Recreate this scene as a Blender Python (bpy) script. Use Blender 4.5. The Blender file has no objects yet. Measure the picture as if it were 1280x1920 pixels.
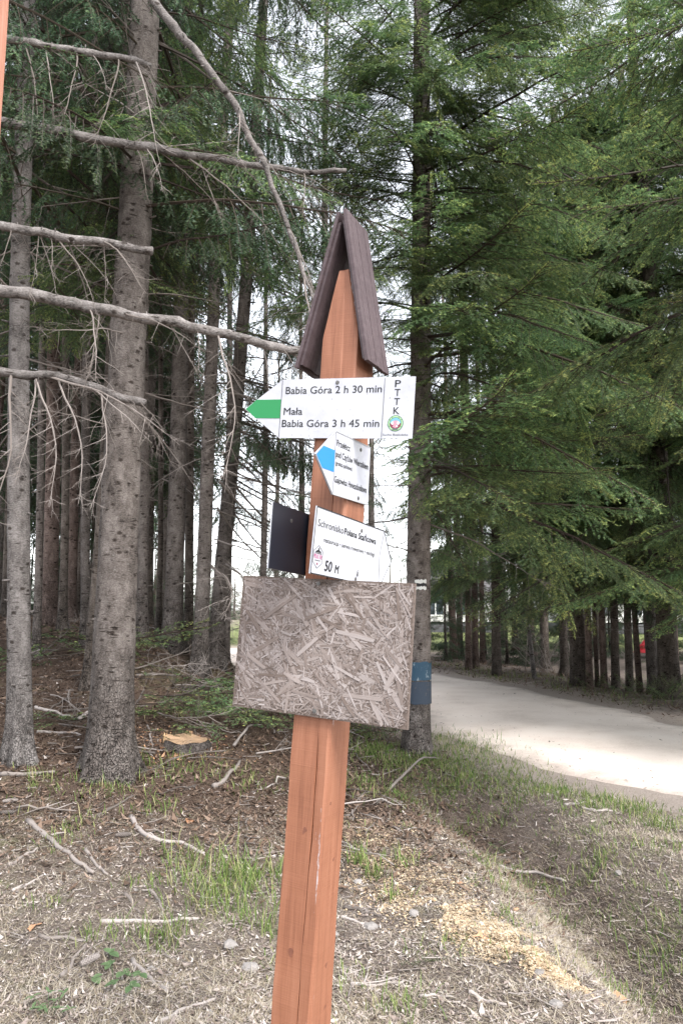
import bpy, math, random
import numpy as np
from mathutils import Matrix, Vector

scene = bpy.context.scene
C = scene.collection

# ---------------------------------------------------------------- camera, sky, sun, exposure
EYE = 1.6
PITCH = math.radians(7.4)
FOC = 1386.67                      # focal length in photo pixels (1920 high)
cam_d = bpy.data.cameras.new('camera')
cam_d.sensor_fit = 'VERTICAL'
cam_d.sensor_height = 36.0
cam_d.sensor_width = 36.0
cam_d.lens = 26.0
cam_d.clip_start = 0.05
cam_d.clip_end = 2000
cam = bpy.data.objects.new('camera', cam_d)
cam.location = (0, 0, EYE)
cam.rotation_euler = (math.pi / 2 + PITCH, 0, 0)
C.objects.link(cam)
scene.camera = cam

SUN_EL = math.radians(50)
SUN_AZ = math.radians(143)          # clockwise from +Y (view direction): right and a little behind the camera
world = bpy.data.worlds.new('World')
scene.world = world
world.use_nodes = True
wn = world.node_tree.nodes
wl = world.node_tree.links
bg = wn['Background']
sky = wn.new('ShaderNodeTexSky')
sky.sky_type = 'NISHITA'
sky.sun_disc = False
sky.sun_elevation = SUN_EL
sky.sun_rotation = SUN_AZ
sky.dust_density = 1.2
sky.air_density = 1.0
hs = wn.new('ShaderNodeHueSaturation')
hs.inputs['Saturation'].default_value = 0.22
hs.inputs['Value'].default_value = 1.0
wl.new(sky.outputs['Color'], hs.inputs['Color'])
wl.new(hs.outputs['Color'], bg.inputs['Color'])
bg.inputs['Strength'].default_value = 0.15

sun_d = bpy.data.lights.new('sun', 'SUN')
sun_d.energy = 1.45
sun_d.angle = math.radians(20)
sun_d.color = (1.0, 0.965, 0.92)
sun = bpy.data.objects.new('sun', sun_d)
sdir = Vector((math.sin(SUN_AZ) * math.cos(SUN_EL), math.cos(SUN_AZ) * math.cos(SUN_EL), math.sin(SUN_EL)))
sun.rotation_euler = sdir.to_track_quat('Z', 'Y').to_euler()
sun.location = (20, -10, 40)
C.objects.link(sun)

scene.view_settings.view_transform = 'Standard'
scene.view_settings.look = 'None'
scene.view_settings.gamma = 1.0
scene.view_settings.exposure = 1.88
scene.cycles.max_bounces = 6
scene.cycles.diffuse_bounces = 3
scene.cycles.transmission_bounces = 3
scene.cycles.transparent_max_bounces = 4
scene.cycles.use_denoising = True
scene.cycles.caustics_reflective = False
scene.cycles.caustics_refractive = False

rng = np.random.default_rng(7)
random.seed(7)
cP, sP = math.cos(PITCH), math.sin(PITCH)


def at(px, py, y):
    """photo direction taken out to a real forward distance y (metres)"""
    a, b = (px - 640) / FOC, (960 - py) / FOC
    d = np.array([a, cP - b * sP, sP + b * cP])
    return np.array([0, 0, EYE]) + d * (y / d[1])


# ---------------------------------------------------------------- helpers
class MB:
    """collects triangles; build() links them as one mesh object"""

    def __init__(self):
        self.V, self.T, self.A, self.n = [], [], [], 0

    def add(self, V, T, tint=0.5):
        V = np.asarray(V, float).reshape(-1, 3)
        T = np.asarray(T, int).reshape(-1, 3)
        self.V.append(V)
        self.T.append(T + self.n)
        t = np.asarray(tint, float)
        self.A.append(np.full(len(V), float(t)) if t.ndim == 0 else t)
        self.n += len(V)

    def tube(self, P, R, sides=6, tint=0.5, cap=True, jitter=0.0):
        P = np.asarray(P, float)
        R = np.asarray(R, float) * np.ones(len(P))
        n = len(P)
        D = np.gradient(P, axis=0)
        D /= np.linalg.norm(D, axis=1)[:, None] + 1e-12
        ref = np.array([0.13, 0.31, 0.94]) if abs(D[0][2]) < 0.9 else np.array([1.0, 0.1, 0.0])
        X = np.cross(D, ref)
        X /= np.linalg.norm(X, axis=1)[:, None] + 1e-12
        Y = np.cross(D, X)
        ang = np.linspace(0, 2 * np.pi, sides, endpoint=False)
        rr = R[:, None] * np.ones(sides)[None]
        if jitter:
            rr = rr * (1 + jitter * rng.normal(size=rr.shape))
        V = P[:, None, :] + rr[..., None] * (np.cos(ang)[None, :, None] * X[:, None, :] + np.sin(ang)[None, :, None] * Y[:, None, :])
        i, j = np.meshgrid(np.arange(n - 1), np.arange(sides), indexing='ij')
        a = i * sides + j
        b = i * sides + (j + 1) % sides
        c, d = a + sides, b + sides
        T = np.concatenate([np.stack([a, b, d], -1).reshape(-1, 3), np.stack([a, d, c], -1).reshape(-1, 3)])
        V = V.reshape(-1, 3)
        if cap and sides > 2:
            k = np.arange(1, sides - 1)
            T = np.concatenate([T, np.stack([0 * k, k + 1, k], -1), (n - 1) * sides + np.stack([0 * k, k, k + 1], -1)])
        self.add(V, T, tint)

    def box(self, c, s, tint=0.5, R=None):
        V = np.array([[x, y, z] for x in (-.5, .5) for y in (-.5, .5) for z in (-.5, .5)]) * np.asarray(s, float)
        if R is not None:
            V = V @ np.asarray(R).T
        V = V + np.asarray(c, float)
        T = [[0, 1, 3], [0, 3, 2], [4, 6, 7], [4, 7, 5], [0, 4, 5], [0, 5, 1], [2, 3, 7], [2, 7, 6], [0, 2, 6], [0, 6, 4], [1, 5, 7], [1, 7, 3]]
        self.add(V, T, tint)

    def prism(self, poly, z0, z1, tint=0.5):
        """convex outline in xy between z0 and z1"""
        p = np.asarray(poly, float)
        n = len(p)
        V = np.concatenate([np.c_[p, np.full(n, z0)], np.c_[p, np.full(n, z1)]])
        T = []
        for k in range(n):
            m = (k + 1) % n
            T += [[k, m, n + m], [k, n + m, n + k]]
        for k in range(1, n - 1):
            T += [[0, k + 1, k], [n, n + k, n + k + 1]]
        self.add(V, T, tint)

    def mesh(self, name, mat=None, smooth=False):
        V = np.concatenate(self.V)
        T = np.concatenate(self.T)
        me = bpy.data.meshes.new(name)
        me.vertices.add(len(V))
        me.vertices.foreach_set('co', V.astype(np.float32).ravel())
        me.loops.add(len(T) * 3)
        me.loops.foreach_set('vertex_index', T.astype(np.int32).ravel())
        me.polygons.add(len(T))
        me.polygons.foreach_set('loop_start', np.arange(0, len(T) * 3, 3, dtype=np.int32))
        me.polygons.foreach_set('use_smooth', np.full(len(T), smooth))
        at_ = me.attributes.new('tint', 'FLOAT', 'POINT')
        at_.data.foreach_set('value', np.concatenate(self.A).astype(np.float32))
        if mat is not None:
            me.materials.append(mat)
        me.update()
        me.validate()
        return me

    def build(self, name, mat=None, parent=None, smooth=False):
        return place(name, self.mesh(name, mat, smooth), parent)


def place(name, me, parent=None, M=None):
    o = bpy.data.objects.new(name, me)
    C.objects.link(o)
    if parent is not None:
        o.parent = parent
    if M is not None:
        o.matrix_local = M
    return o


def tag(o, label=None, cat=None, group=None, kind=None):
    if label:
        o['label'] = label
    if cat:
        o['category'] = cat
    if group:
        o['group'] = group
    if kind:
        o['kind'] = kind
    return o


def empty(name, loc, label, cat, group=None, rz=0.0):
    o = bpy.data.objects.new(name, None)
    o.empty_display_size = 0.1
    C.objects.link(o)
    o.location = loc
    o.rotation_euler = (0, 0, rz)
    return tag(o, label, cat, group)


def nrm(v):
    v = np.asarray(v, float)
    return v / (np.linalg.norm(v, axis=-1, keepdims=True) + 1e-12)


def ss(a, b, x):
    t = np.clip((np.asarray(x, float) - a) / (b - a), 0, 1)
    return t * t * (3 - 2 * t)


# value noise in 2-D (numpy), used for relief and scatter density
_NT = np.random.default_rng(3).random((256, 256))


def vnoise(x, y):
    x, y = np.asarray(x, float), np.asarray(y, float)
    xi, yi = np.floor(x).astype(int), np.floor(y).astype(int)
    fx, fy = x - xi, y - yi
    fx, fy = fx * fx * (3 - 2 * fx), fy * fy * (3 - 2 * fy)
    g = lambda a, b: _NT[a % 256, b % 256]
    return (g(xi, yi) * (1 - fx) + g(xi + 1, yi) * fx) * (1 - fy) + (g(xi, yi + 1) * (1 - fx) + g(xi + 1, yi + 1) * fx) * fy


def fbm(x, y, o=4):
    s, a, t = 0, 1, 0
    for k in range(o):
        s = s + a * vnoise(x * 2 ** k + 17 * k, y * 2 ** k + 31 * k)
        t += a
        a *= .5
    return s / t


# ---------------------------------------------------------------- materials
def mat_new(name):
    m = bpy.data.materials.new(name)
    m.use_nodes = True
    nt = m.node_tree
    b = nt.nodes['Principled BSDF']
    b.inputs['Roughness'].default_value = 0.8
    return m, nt.nodes, nt.links, b


def ramp(nodes, stops):
    r = nodes.new('ShaderNodeValToRGB')
    e = r.color_ramp.elements
    while len(e) < len(stops):
        e.new(0.5)
    for k, (p, c) in enumerate(stops):
        e[k].position = p
        e[k].color = (*c, 1)
    return r


def mixc(nodes, links, fac, a, b, mode='MIX'):
    m = nodes.new('ShaderNodeMix')
    m.data_type = 'RGBA'
    m.blend_type = mode
    for sock, v in ((m.inputs[0], fac), (m.inputs[6], a), (m.inputs[7], b)):
        if hasattr(v, 'links') or isinstance(v, bpy.types.NodeSocket):
            links.new(v, sock)
        elif isinstance(v, (int, float)):
            sock.default_value = v
        else:
            sock.default_value = (*v, 1)
    return m.outputs[2]


def math_n(nodes, links, op, a, b=None, clamp=False):
    m = nodes.new('ShaderNodeMath')
    m.operation = op
    m.use_clamp = clamp
    for k, v in enumerate((a, b)):
        if v is None:
            continue
        if isinstance(v, (int, float)):
            m.inputs[k].default_value = v
        else:
            links.new(v, m.inputs[k])
    return m.outputs[0]


def noise(nodes, links, vec, scale, detail=4, rough=.55, dist=0.0):
    n = nodes.new('ShaderNodeTexNoise')
    n.inputs['Scale'].default_value = scale
    n.inputs['Detail'].default_value = detail
    n.inputs['Roughness'].default_value = rough
    n.inputs['Distortion'].default_value = dist
    if vec is not None:
        links.new(vec, n.inputs['Vector'])
    return n.outputs['Fac']


def coords(nodes, links, scale=(1, 1, 1), kind='Object'):
    tc = nodes.new('ShaderNodeTexCoord')
    mp = nodes.new('ShaderNodeMapping')
    mp.inputs['Scale'].default_value = scale
    links.new(tc.outputs[kind], mp.inputs['Vector'])
    return mp.outputs[0]


def attr(nodes, name='tint'):
    a = nodes.new('ShaderNodeAttribute')
    a.attribute_name = name
    return a.outputs['Fac']


def obj_rand(nodes):
    return nodes.new('ShaderNodeObjectInfo').outputs['Random']


def bump(nodes, links, bsdf, h, strength=.5, dist=.01):
    b = nodes.new('ShaderNodeBump')
    b.inputs['Strength'].default_value = strength
    b.inputs['Distance'].default_value = dist
    links.new(h, b.inputs['Height'])
    links.new(b.outputs[0], bsdf.inputs['Normal'])


def plain(name, col, rough=.6, metal=0.0):
    m, n, l, b = mat_new(name)
    b.inputs['Base Color'].default_value = (*col, 1)
    b.inputs['Roughness'].default_value = rough
    b.inputs['Metallic'].default_value = metal
    return m


def tinted(name, stops, rough=.85, jitter=.0, transl=0.0):
    """colour from the per-vertex tint attribute"""
    m, n, l, b = mat_new(name)
    r = ramp(n, stops)
    a = attr(n)
    if jitter:
        a = math_n(n, l, 'ADD', a, math_n(n, l, 'MULTIPLY', math_n(n, l, 'SUBTRACT', obj_rand(n), .5), jitter), True)
    l.new(a, r.inputs[0])
    l.new(r.outputs[0], b.inputs['Base Color'])
    b.inputs['Roughness'].default_value = rough
    b.inputs['Specular IOR Level'].default_value = .25
    if transl:
        t = n.new('ShaderNodeBsdfTranslucent')
        l.new(r.outputs[0], t.inputs['Color'])
        mx = n.new('ShaderNodeMixShader')
        mx.inputs[0].default_value = transl
        l.new(b.outputs[0], mx.inputs[1])
        l.new(t.outputs[0], mx.inputs[2])
        l.new(mx.outputs[0], n['Material Output'].inputs['Surface'])
    return m


M = {}


def bark(name, c_dark, c_mid, c_light, scaly=1.0, lichen=.3):
    m, n, l, b = mat_new(name)
    v = coords(n, l, (1, 1, .55))
    vv = coords(n, l, (1, 1, 2.2))
    v1 = noise(n, l, v, 9, 6, .65)
    fine = noise(n, l, vv, 55, 5, .7)
    vor = n.new('ShaderNodeTexVoronoi')
    vor.feature = 'DISTANCE_TO_EDGE'
    vor.inputs['Scale'].default_value = 46
    warp = n.new('ShaderNodeVectorMath')
    warp.operation = 'ADD'
    wnz = n.new('ShaderNodeTexNoise')
    wnz.inputs['Scale'].default_value = 14
    l.new(v, wnz.inputs['Vector'])
    sc = n.new('ShaderNodeVectorMath')
    sc.operation = 'SCALE'
    sc.inputs['Scale'].default_value = .13
    l.new(wnz.outputs['Color'], sc.inputs[0])
    l.new(v, warp.inputs[0])
    l.new(sc.outputs[0], warp.inputs[1])
    l.new(warp.outputs[0], vor.inputs['Vector'])
    crack = ramp(n, [(0, (0, 0, 0)), (.12, (1, 1, 1))])
    l.new(vor.outputs['Distance'], crack.inputs[0])
    # cracks strong near the base (tint attribute = 1 there), faint higher up
    base = attr(n)
    ck = mixc(n, l, base, (1, 1, 1), crack.outputs[0])
    # horizontal dark lenticels
    lv = coords(n, l, (6, 6, 40))
    len_ = noise(n, l, lv, 1.5, 2, .5)
    lr = ramp(n, [(.30, (0.25, .22, .2)), (.37, (1, 1, 1))])
    l.new(len_, lr.inputs[0])
    cr = ramp(n, [(.38, c_dark), (.5, c_mid), (.64, c_light)])
    mixv = math_n(n, l, 'ADD', math_n(n, l, 'MULTIPLY', v1, .55), math_n(n, l, 'MULTIPLY', fine, .45))
    l.new(mixv, cr.inputs[0])
    col = mixc(n, l, 1.0, cr.outputs[0], lr.outputs[0], 'MULTIPLY')
    col = mixc(n, l, .8, col, ck, 'MULTIPLY')
    lich = ramp(n, [(.58, (0, 0, 0)), (.70, (1, 1, 1))])
    l.new(noise(n, l, vv, 30, 5, .7), lich.inputs[0])
    col = mixc(n, l, math_n(n, l, 'MULTIPLY', lich.outputs[0], lichen), col, (.40, .40, .38))
    kv = n.new('ShaderNodeTexVoronoi')
    kv.inputs['Scale'].default_value = 8.5
    kv.inputs['Randomness'].default_value = 1.0
    l.new(coords(n, l, (1, 1, 1.5)), kv.inputs['Vector'])
    kr = ramp(n, [(.13, (.28, .25, .23)), (.26, (1, 1, 1))])
    l.new(math_n(n, l, 'ADD', kv.outputs['Distance'], math_n(n, l, 'MULTIPLY', math_n(n, l, 'SUBTRACT', fine, .5), .25)), kr.inputs[0])
    col = mixc(n, l, 1.0, col, kr.outputs[0], 'MULTIPLY')
    jit = math_n(n, l, 'ADD', math_n(n, l, 'MULTIPLY', obj_rand(n), .5), .75)
    hsv = n.new('ShaderNodeHueSaturation')
    l.new(jit, hsv.inputs['Value'])
    l.new(col, hsv.inputs['Color'])
    l.new(hsv.outputs[0], b.inputs['Base Color'])
    b.inputs['Roughness'].default_value = .9
    b.inputs['Specular IOR Level'].default_value = .2
    hgt = math_n(n, l, 'ADD', math_n(n, l, 'MULTIPLY', fine, .5), math_n(n, l, 'MULTIPLY', ck, .7 * scaly))
    bump(n, l, b, hgt, 1.0, .02)
    return m


M['bark_grey'] = bark('bark_grey', (.05, .041, .037), (.135, .115, .104), (.25, .22, .205))
M['bark_dark'] = bark('bark_dark', (.035, .028, .024), (.095, .078, .066), (.19, .16, .14), lichen=.15)
M['bark_red'] = bark('bark_red', (.055, .038, .032), (.145, .104, .088), (.26, .2, .175), lichen=.1)
M['bark_pale'] = bark('bark_pale', (.055, .049, .046), (.165, .148, .14), (.30, .275, .265), scaly=.4, lichen=.5)
M['cutwood'] = plain('cutwood', (.62, .42, .24), .8)
M['dead'] = tinted('dead_wood', [(0, (.05, .042, .037)), (.5, (.17, .145, .13)), (1, (.36, .32, .30))], jitter=.5)


def needles(name, c0, c1, c2):
    m, n, l, b = mat_new(name)
    a = attr(n)
    r = ramp(n, [(0, (.05, .037, .028)), (.06, (.07, .05, .04)), (.1, c0), (.6, c1), (1, c2)])
    l.new(a, r.inputs[0])
    hsv = n.new('ShaderNodeHueSaturation')
    l.new(math_n(n, l, 'ADD', math_n(n, l, 'MULTIPLY', obj_rand(n), .6), .95), hsv.inputs['Value'])
    l.new(math_n(n, l, 'ADD', math_n(n, l, 'MULTIPLY', obj_rand(n), .04), .488), hsv.inputs['Hue'])
    l.new(r.outputs[0], hsv.inputs['Color'])
    l.new(hsv.outputs[0], b.inputs['Base Color'])
    b.inputs['Roughness'].default_value = .5
    b.inputs['Specular IOR Level'].default_value = .35
    t = n.new('ShaderNodeBsdfTranslucent')
    l.new(hsv.outputs[0], t.inputs['Color'])
    mx = n.new('ShaderNodeMixShader')
    mx.inputs[0].default_value = .4
    l.new(b.outputs[0], mx.inputs[1])
    l.new(t.outputs[0], mx.inputs[2])
    l.new(mx.outputs[0], n['Material Output'].inputs['Surface'])
    return m


M['fir'] = needles('fir_needles', (.048, .088, .046), (.125, .188, .078), (.37, .40, .13))
M['spruce'] = needles('spruce_needles', (.026, .050, .030), (.052, .088, .044), (.11, .15, .06))

# ground
m, n, l, b = mat_new('forest_floor')
v = coords(n, l)
big = noise(n, l, v, .7, 4, .6)
med = noise(n, l, v, 5, 5, .65)
fine = noise(n, l, v, 60, 6, .75)
fine2 = noise(n, l, v, 190, 4, .7)
sand = attr(n, 'sand')
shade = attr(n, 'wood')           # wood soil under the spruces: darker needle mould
mead = attr(n, 'meadow')
r1 = ramp(n, [(.30, (.07, .054, .046)), (.45, (.17, .136, .116)), (.6, (.29, .245, .217)), (.76, (.46, .41, .375))])
l.new(math_n(n, l, 'ADD', math_n(n, l, 'MULTIPLY', med, .45), math_n(n, l, 'MULTIPLY', fine, .55)), r1.inputs[0])
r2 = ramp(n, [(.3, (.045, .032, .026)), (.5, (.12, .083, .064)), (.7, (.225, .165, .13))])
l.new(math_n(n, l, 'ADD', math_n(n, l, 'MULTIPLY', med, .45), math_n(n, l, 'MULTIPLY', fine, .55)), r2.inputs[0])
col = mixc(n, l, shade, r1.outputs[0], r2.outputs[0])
gm = ramp(n, [(.54, (0, 0, 0)), (.66, (1, 1, 1))])
l.new(math_n(n, l, 'ADD', math_n(n, l, 'MULTIPLY', big, .55), math_n(n, l, 'MULTIPLY', med, .45)), gm.inputs[0])
col = mixc(n, l, math_n(n, l, 'MULTIPLY', gm.outputs[0], .6), col, (.15, .165, .07))
rs = ramp(n, [(.3, (.36, .295, .255)), (.7, (.58, .50, .45))])
l.new(fine, rs.inputs[0])
sn = math_n(n, l, 'ADD', sand, math_n(n, l, 'MULTIPLY', math_n(n, l, 'SUBTRACT', med, .5), 1.2))
sr = ramp(n, [(.40, (0, 0, 0)), (.85, (1, 1, 1))])
l.new(sn, sr.inputs[0])
col = mixc(n, l, sr.outputs[0], col, rs.outputs[0])
mg = ramp(n, [(.3, (.10, .125, .045)), (.7, (.22, .24, .10))])
l.new(med, mg.inputs[0])
col = mixc(n, l, mead, col, mg.outputs[0])
col = mixc(n, l, attr(n, 'dark_ground'), col, r2.outputs[0])  # darker brown along the bottom of the ditch
l.new(col, b.inputs['Base Color'])
b.inputs['Roughness'].default_value = .95
b.inputs['Specular IOR Level'].default_value = .1
bump(n, l, b, math_n(n, l, 'ADD', fine, math_n(n, l, 'MULTIPLY', fine2, .5)), 1.0, .03)
M['ground'] = m

m, n, l, b = mat_new('road_gravel')
v = coords(n, l)
g1 = noise(n, l, v, 1.3, 5, .6)
g2 = noise(n, l, v, 45, 6, .75)
r1 = ramp(n, [(.3, (.55, .46, .40)), (.5, (.74, .645, .58)), (.75, (.82, .74, .68))])
l.new(math_n(n, l, 'ADD', math_n(n, l, 'MULTIPLY', g1, .6), math_n(n, l, 'MULTIPLY', g2, .4)), r1.inputs[0])
edge = math_n(n, l, 'ADD', attr(n), math_n(n, l, 'MULTIPLY', math_n(n, l, 'SUBTRACT', noise(n, l, v, 3.5, 5, .65), .5), 1.3))
er_ = ramp(n, [(.45, (0, 0, 0)), (.95, (1, 1, 1))])
l.new(edge, er_.inputs[0])
rs2 = ramp(n, [(.3, (.36, .295, .255)), (.7, (.58, .50, .45))])
l.new(g2, rs2.inputs[0])
l.new(mixc(n, l, er_.outputs[0], r1.outputs[0], rs2.outputs[0]), b.inputs['Base Color'])
b.inputs['Roughness'].default_value = .9
bump(n, l, b, g2, .5, .01)
M['road'] = m

M['litter'] = tinted('leaf_litter', [(0, (.065, .046, .040)), (.3, (.19, .145, .125)), (.6, (.36, .305, .275)), (.85, (.53, .485, .45)), (1, (.46, .32, .25))])
M['mould'] = tinted('needle_mould', [(0, (.04, .027, .02)), (.5, (.13, .085, .06)), (1, (.28, .21, .165))])
M['drygrass'] = tinted('dry_grass', [(0, (.24, .185, .12)), (.5, (.42, .36, .265)), (1, (.56, .51, .43))], transl=.2)
M['grass'] = tinted('green_grass', [(0, (.065, .125, .03)), (.5, (.14, .215, .055)), (.82, (.25, .29, .10)), (1, (.40, .36, .20))], transl=.3, jitter=.4)
M['sawdust'] = tinted('sawdust', [(0, (.33, .23, .14)), (.5, (.47, .36, .24)), (1, (.58, .48, .35))])
M['leaf'] = tinted('leaf', [(0, (.07, .12, .055)), (.5, (.12, .18, .085)), (1, (.18, .25, .13))], transl=.25, jitter=.4)
M['stone'] = tinted('stone', [(0, (.12, .11, .10)), (1, (.27, .25, .24))], jitter=.4)
M['deadleaf'] = tinted('dead_leaf', [(0, (.30, .15, .08)), (1, (.50, .30, .18))], jitter=.6)

# ---------------------------------------------------------------- the ground
ROAD = np.array([(14, -6), (10.2, -.5), (7.4, 3.4), (5.7, 5.8), (4.45, 7.4), (3.45, 8.9), (2.95, 10.5), (2.75, 12.2), (2.2, 14.5), (.75, 18.2), (-1.2, 22), (-4, 27), (-9, 34), (-16, 42), (-28, 54)], float)
ROAD_W = 1.75


def catmull(P, k=14):
    P = np.asarray(P, float)
    Q = np.vstack([2 * P[0] - P[1], P, 2 * P[-1] - P[-2]])
    out = []
    for i in range(1, len(Q) - 2):
        for t in np.linspace(0, 1, k, endpoint=False):
            a, b_, c, d = Q[i - 1], Q[i], Q[i + 1], Q[i + 2]
            out.append(.5 * (2 * b_ + (c - a) * t + (2 * a - 5 * b_ + 4 * c - d) * t * t + (3 * b_ - a - 3 * c + d) * t ** 3))
    out.append(P[-1])
    return np.array(out)


RC = catmull(ROAD)


def road_dist(x, y):
    x, y = np.asarray(x, float), np.asarray(y, float)
    sh = x.shape
    p = np.stack([x.ravel(), y.ravel()], 1)
    best = np.full(len(p), 1e9)
    for k in range(0, len(RC) - 1, 2):
        a, b_ = RC[k], RC[min(k + 2, len(RC) - 1)]
        ab = b_ - a
        t = np.clip(((p - a) @ ab) / (ab @ ab), 0, 1)
        d = np.hypot(*(p - a - t[:, None] * ab).T)
        best = np.minimum(best, d)
    return best.reshape(sh)


DITCH = catmull(np.array([(1.75, 1.0), (1.62, 2.4), (1.5, 3.4), (1.46, 4.4), (1.36, 5.3), (1.15, 6.3), (.75, 7.4)]), 6)


def ditch_dist(x, y):
    x, y = np.asarray(x, float), np.asarray(y, float)
    best = np.full(x.shape, 1e9)
    for k in range(len(DITCH) - 1):
        a, b_ = DITCH[k], DITCH[k + 1]
        ab = b_ - a
        t = np.clip(((x - a[0]) * ab[0] + (y - a[1]) * ab[1]) / (ab @ ab), 0, 1)
        best = np.minimum(best, np.hypot(x - a[0] - t * ab[0], y - a[1] - t * ab[1]))
    return best


def height(x, y, rd=None):
    x, y = np.asarray(x, float), np.asarray(y, float)
    if rd is None:
        rd = road_dist(x, y)
    xr = .8 - .35 * np.maximum(0, y - 10)
    hill = 1.4 * ss(4, 12, y) * ss(0, 3.8, xr - x)
    on = ss(ROAD_W + .1, ROAD_W + 1.2, rd)
    dd = ditch_dist(x, y)
    ditch = -.33 * np.exp(-(dd / .36) ** 2) * ss(1.2, 2.6, y) * (1 - ss(6.2, 7.6, y))
    bank = .02 * np.exp(-((dd - .7) / .3) ** 2) * (1 - ss(6, 8, y)) * ss(1, 2, y)
    near = 1 - ss(14, 30, y)
    lump = (fbm(x * 1.1, y * 1.1, 4) - .5) * .14 * near + (fbm(x * 6, y * 6, 3) - .5) * .05 * near
    return hill + on * (ditch + bank + lump) - .02 * (1 - on)


def ground_hit(px, py, lo=2.0, hi=60.0):
    """where the photo direction meets the ground"""
    a, b_ = (px - 640) / FOC, (960 - py) / FOC
    d = np.array([a, cP - b_ * sP, sP + b_ * cP])
    d = d / d[1]
    ys = np.concatenate([np.linspace(lo, 15, 500), np.linspace(15.05, hi, 400)])
    P_ = np.array([0, 0, EYE]) + ys[:, None] * d
    h = height(P_[:, 0], P_[:, 1])
    w = np.where(P_[:, 2] <= h)[0]
    k = w[0] if len(w) else len(ys) - 1
    return np.array([P_[k, 0], P_[k, 1], h[k]])


def hz(x, y):
    return float(height(np.array([x]), np.array([y]))[0])


def grow(a, b_, step, out, far):
    c = list(np.arange(a, b_, step))
    lo, hi, s = [a], [b_], step
    while hi[-1] < far:
        s *= 1.22
        hi.append(hi[-1] + s)
    s = step
    while lo[-1] > out:
        s *= 1.22
        lo.append(lo[-1] - s)
    return np.array(lo[:0:-1] + c + hi)


gx = grow(-4.2, 4.6, .045, -260, 260)
gy = grow(1.6, 11, .045, -60, 420)
GX, GY = np.meshgrid(gx, gy)
RD = road_dist(GX, GY)
GZ = height(GX, GY, RD)
nx_, ny_ = len(gx), len(gy)
idx = np.arange(nx_ * ny_).reshape(ny_, nx_)
a_, b_, c_, d_ = idx[:-1, :-1].ravel(), idx[:-1, 1:].ravel(), idx[1:, 1:].ravel(), idx[1:, :-1].ravel()
gb = MB()
gb.add(np.stack([GX.ravel(), GY.ravel(), GZ.ravel()], 1), np.concatenate([np.stack([a_, b_, c_], 1), np.stack([a_, c_, d_], 1)]))
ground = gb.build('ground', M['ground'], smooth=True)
tag(ground, kind='structure')
for nm, arr in (('dark_ground', .75 * np.exp(-(ditch_dist(GX, GY) / .24) ** 2) * np.clip(fbm(GX * 2.2, GY * 2.2, 3) * 2 - .5, 0, 1) * ss(3.0, 4.2, GY) * (1 - ss(6.6, 7.4, GY))), ('sand', np.clip(1.25 - (RD - ROAD_W + .1) / 1.25, 0, 1)),
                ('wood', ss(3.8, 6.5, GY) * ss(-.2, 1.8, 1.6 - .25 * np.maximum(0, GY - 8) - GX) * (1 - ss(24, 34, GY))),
                ('meadow', np.maximum(ss(20, 25, GY) * (1 - ss(-1, 1, -GX - 3.2 - .1 * GY)) * (1 - ss(1.5, 3, GX) * (1 - ss(27, 31, GY))), ss(27, 31, GY) * ss(8, 10, GX)) * ss(2, 3.4, RD))):
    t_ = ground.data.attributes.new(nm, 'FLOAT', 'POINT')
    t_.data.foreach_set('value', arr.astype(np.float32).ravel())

# road sheet: follows the ground, wavering edges, 6 mm above it
tang = nrm(np.gradient(RC, axis=0))
perp = np.stack([tang[:, 1], -tang[:, 0]], 1)
rows = []
U_ = np.linspace(-1, 1, 25)
arc = np.concatenate([[0], np.cumsum(np.hypot(*np.diff(RC, axis=0).T))])
fine_s = np.concatenate([np.arange(0, 32, .12), np.arange(32, arc[-1], .6)])
rcx, rcy = np.interp(fine_s, arc, RC[:, 0]), np.interp(fine_s, arc, RC[:, 1])
ppx, ppy = np.interp(fine_s, arc, perp[:, 0]), np.interp(fine_s, arc, perp[:, 1])
wL = ROAD_W * (1 + .22 * (fbm(fine_s * .9, fine_s * 0 + 3, 4) - .5) * 2)
wR = ROAD_W * (1 + .16 * (fbm(fine_s * .9, fine_s * 0 + 9, 4) - .5) * 2)
off = np.where(U_[None] < 0, U_[None] * wL[:, None], U_[None] * wR[:, None])
RX, RY = rcx[:, None] + ppx[:, None] * off, rcy[:, None] + ppy[:, None] * off
rut = -.018 * (np.exp(-((np.abs(U_) - .5) / .16) ** 2))[None]
RZ = height(RX, RY) + .024 + rut * (np.abs(U_)[None] < .95) + .006 * fbm(RX * 5, RY * 5, 3) - .05 * (np.abs(U_)[None] ** 9)
k_ = np.arange(RX.size).reshape(RX.shape)
a_, b_, c_, d_ = k_[:-1, :-1].ravel(), k_[:-1, 1:].ravel(), k_[1:, 1:].ravel(), k_[1:, :-1].ravel()
rb = MB()
rb.add(np.stack([RX.ravel(), RY.ravel(), RZ.ravel()], 1), np.concatenate([np.stack([a_, b_, c_], 1), np.stack([a_, c_, d_], 1)]), np.tile(np.clip((np.abs(U_) - .55) / .4, 0, 1), len(fine_s)))
road = rb.build('road', M['road'], smooth=True)
tag(road, kind='structure')

# ---------------------------------------------------------------- boughs, dead branches, trunks
def rot_about(v, axis, ang):
    v, axis = np.asarray(v, float), nrm(axis)
    c, s = math.cos(ang), math.sin(ang)
    return v * c + np.cross(axis, v) * s + axis * (axis @ v) * (1 - c)


def path(p0, d0, L, n, sag, r, wob=.05, lift=0.0):
    """a curved shoot: starts along d0, sags, may lift at its tip"""
    p, d = np.array(p0, float), nrm(d0)
    out = [p]
    st = L / (n - 1)
    for k in range(n - 1):
        f = k / (n - 1)
        d = nrm(d + np.array([0, 0, -sag * st + lift * st * f * f]) + r.normal(size=3) * wob * math.sqrt(st))
        p = p + d * st
        out.append(p)
    return np.array(out)


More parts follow.
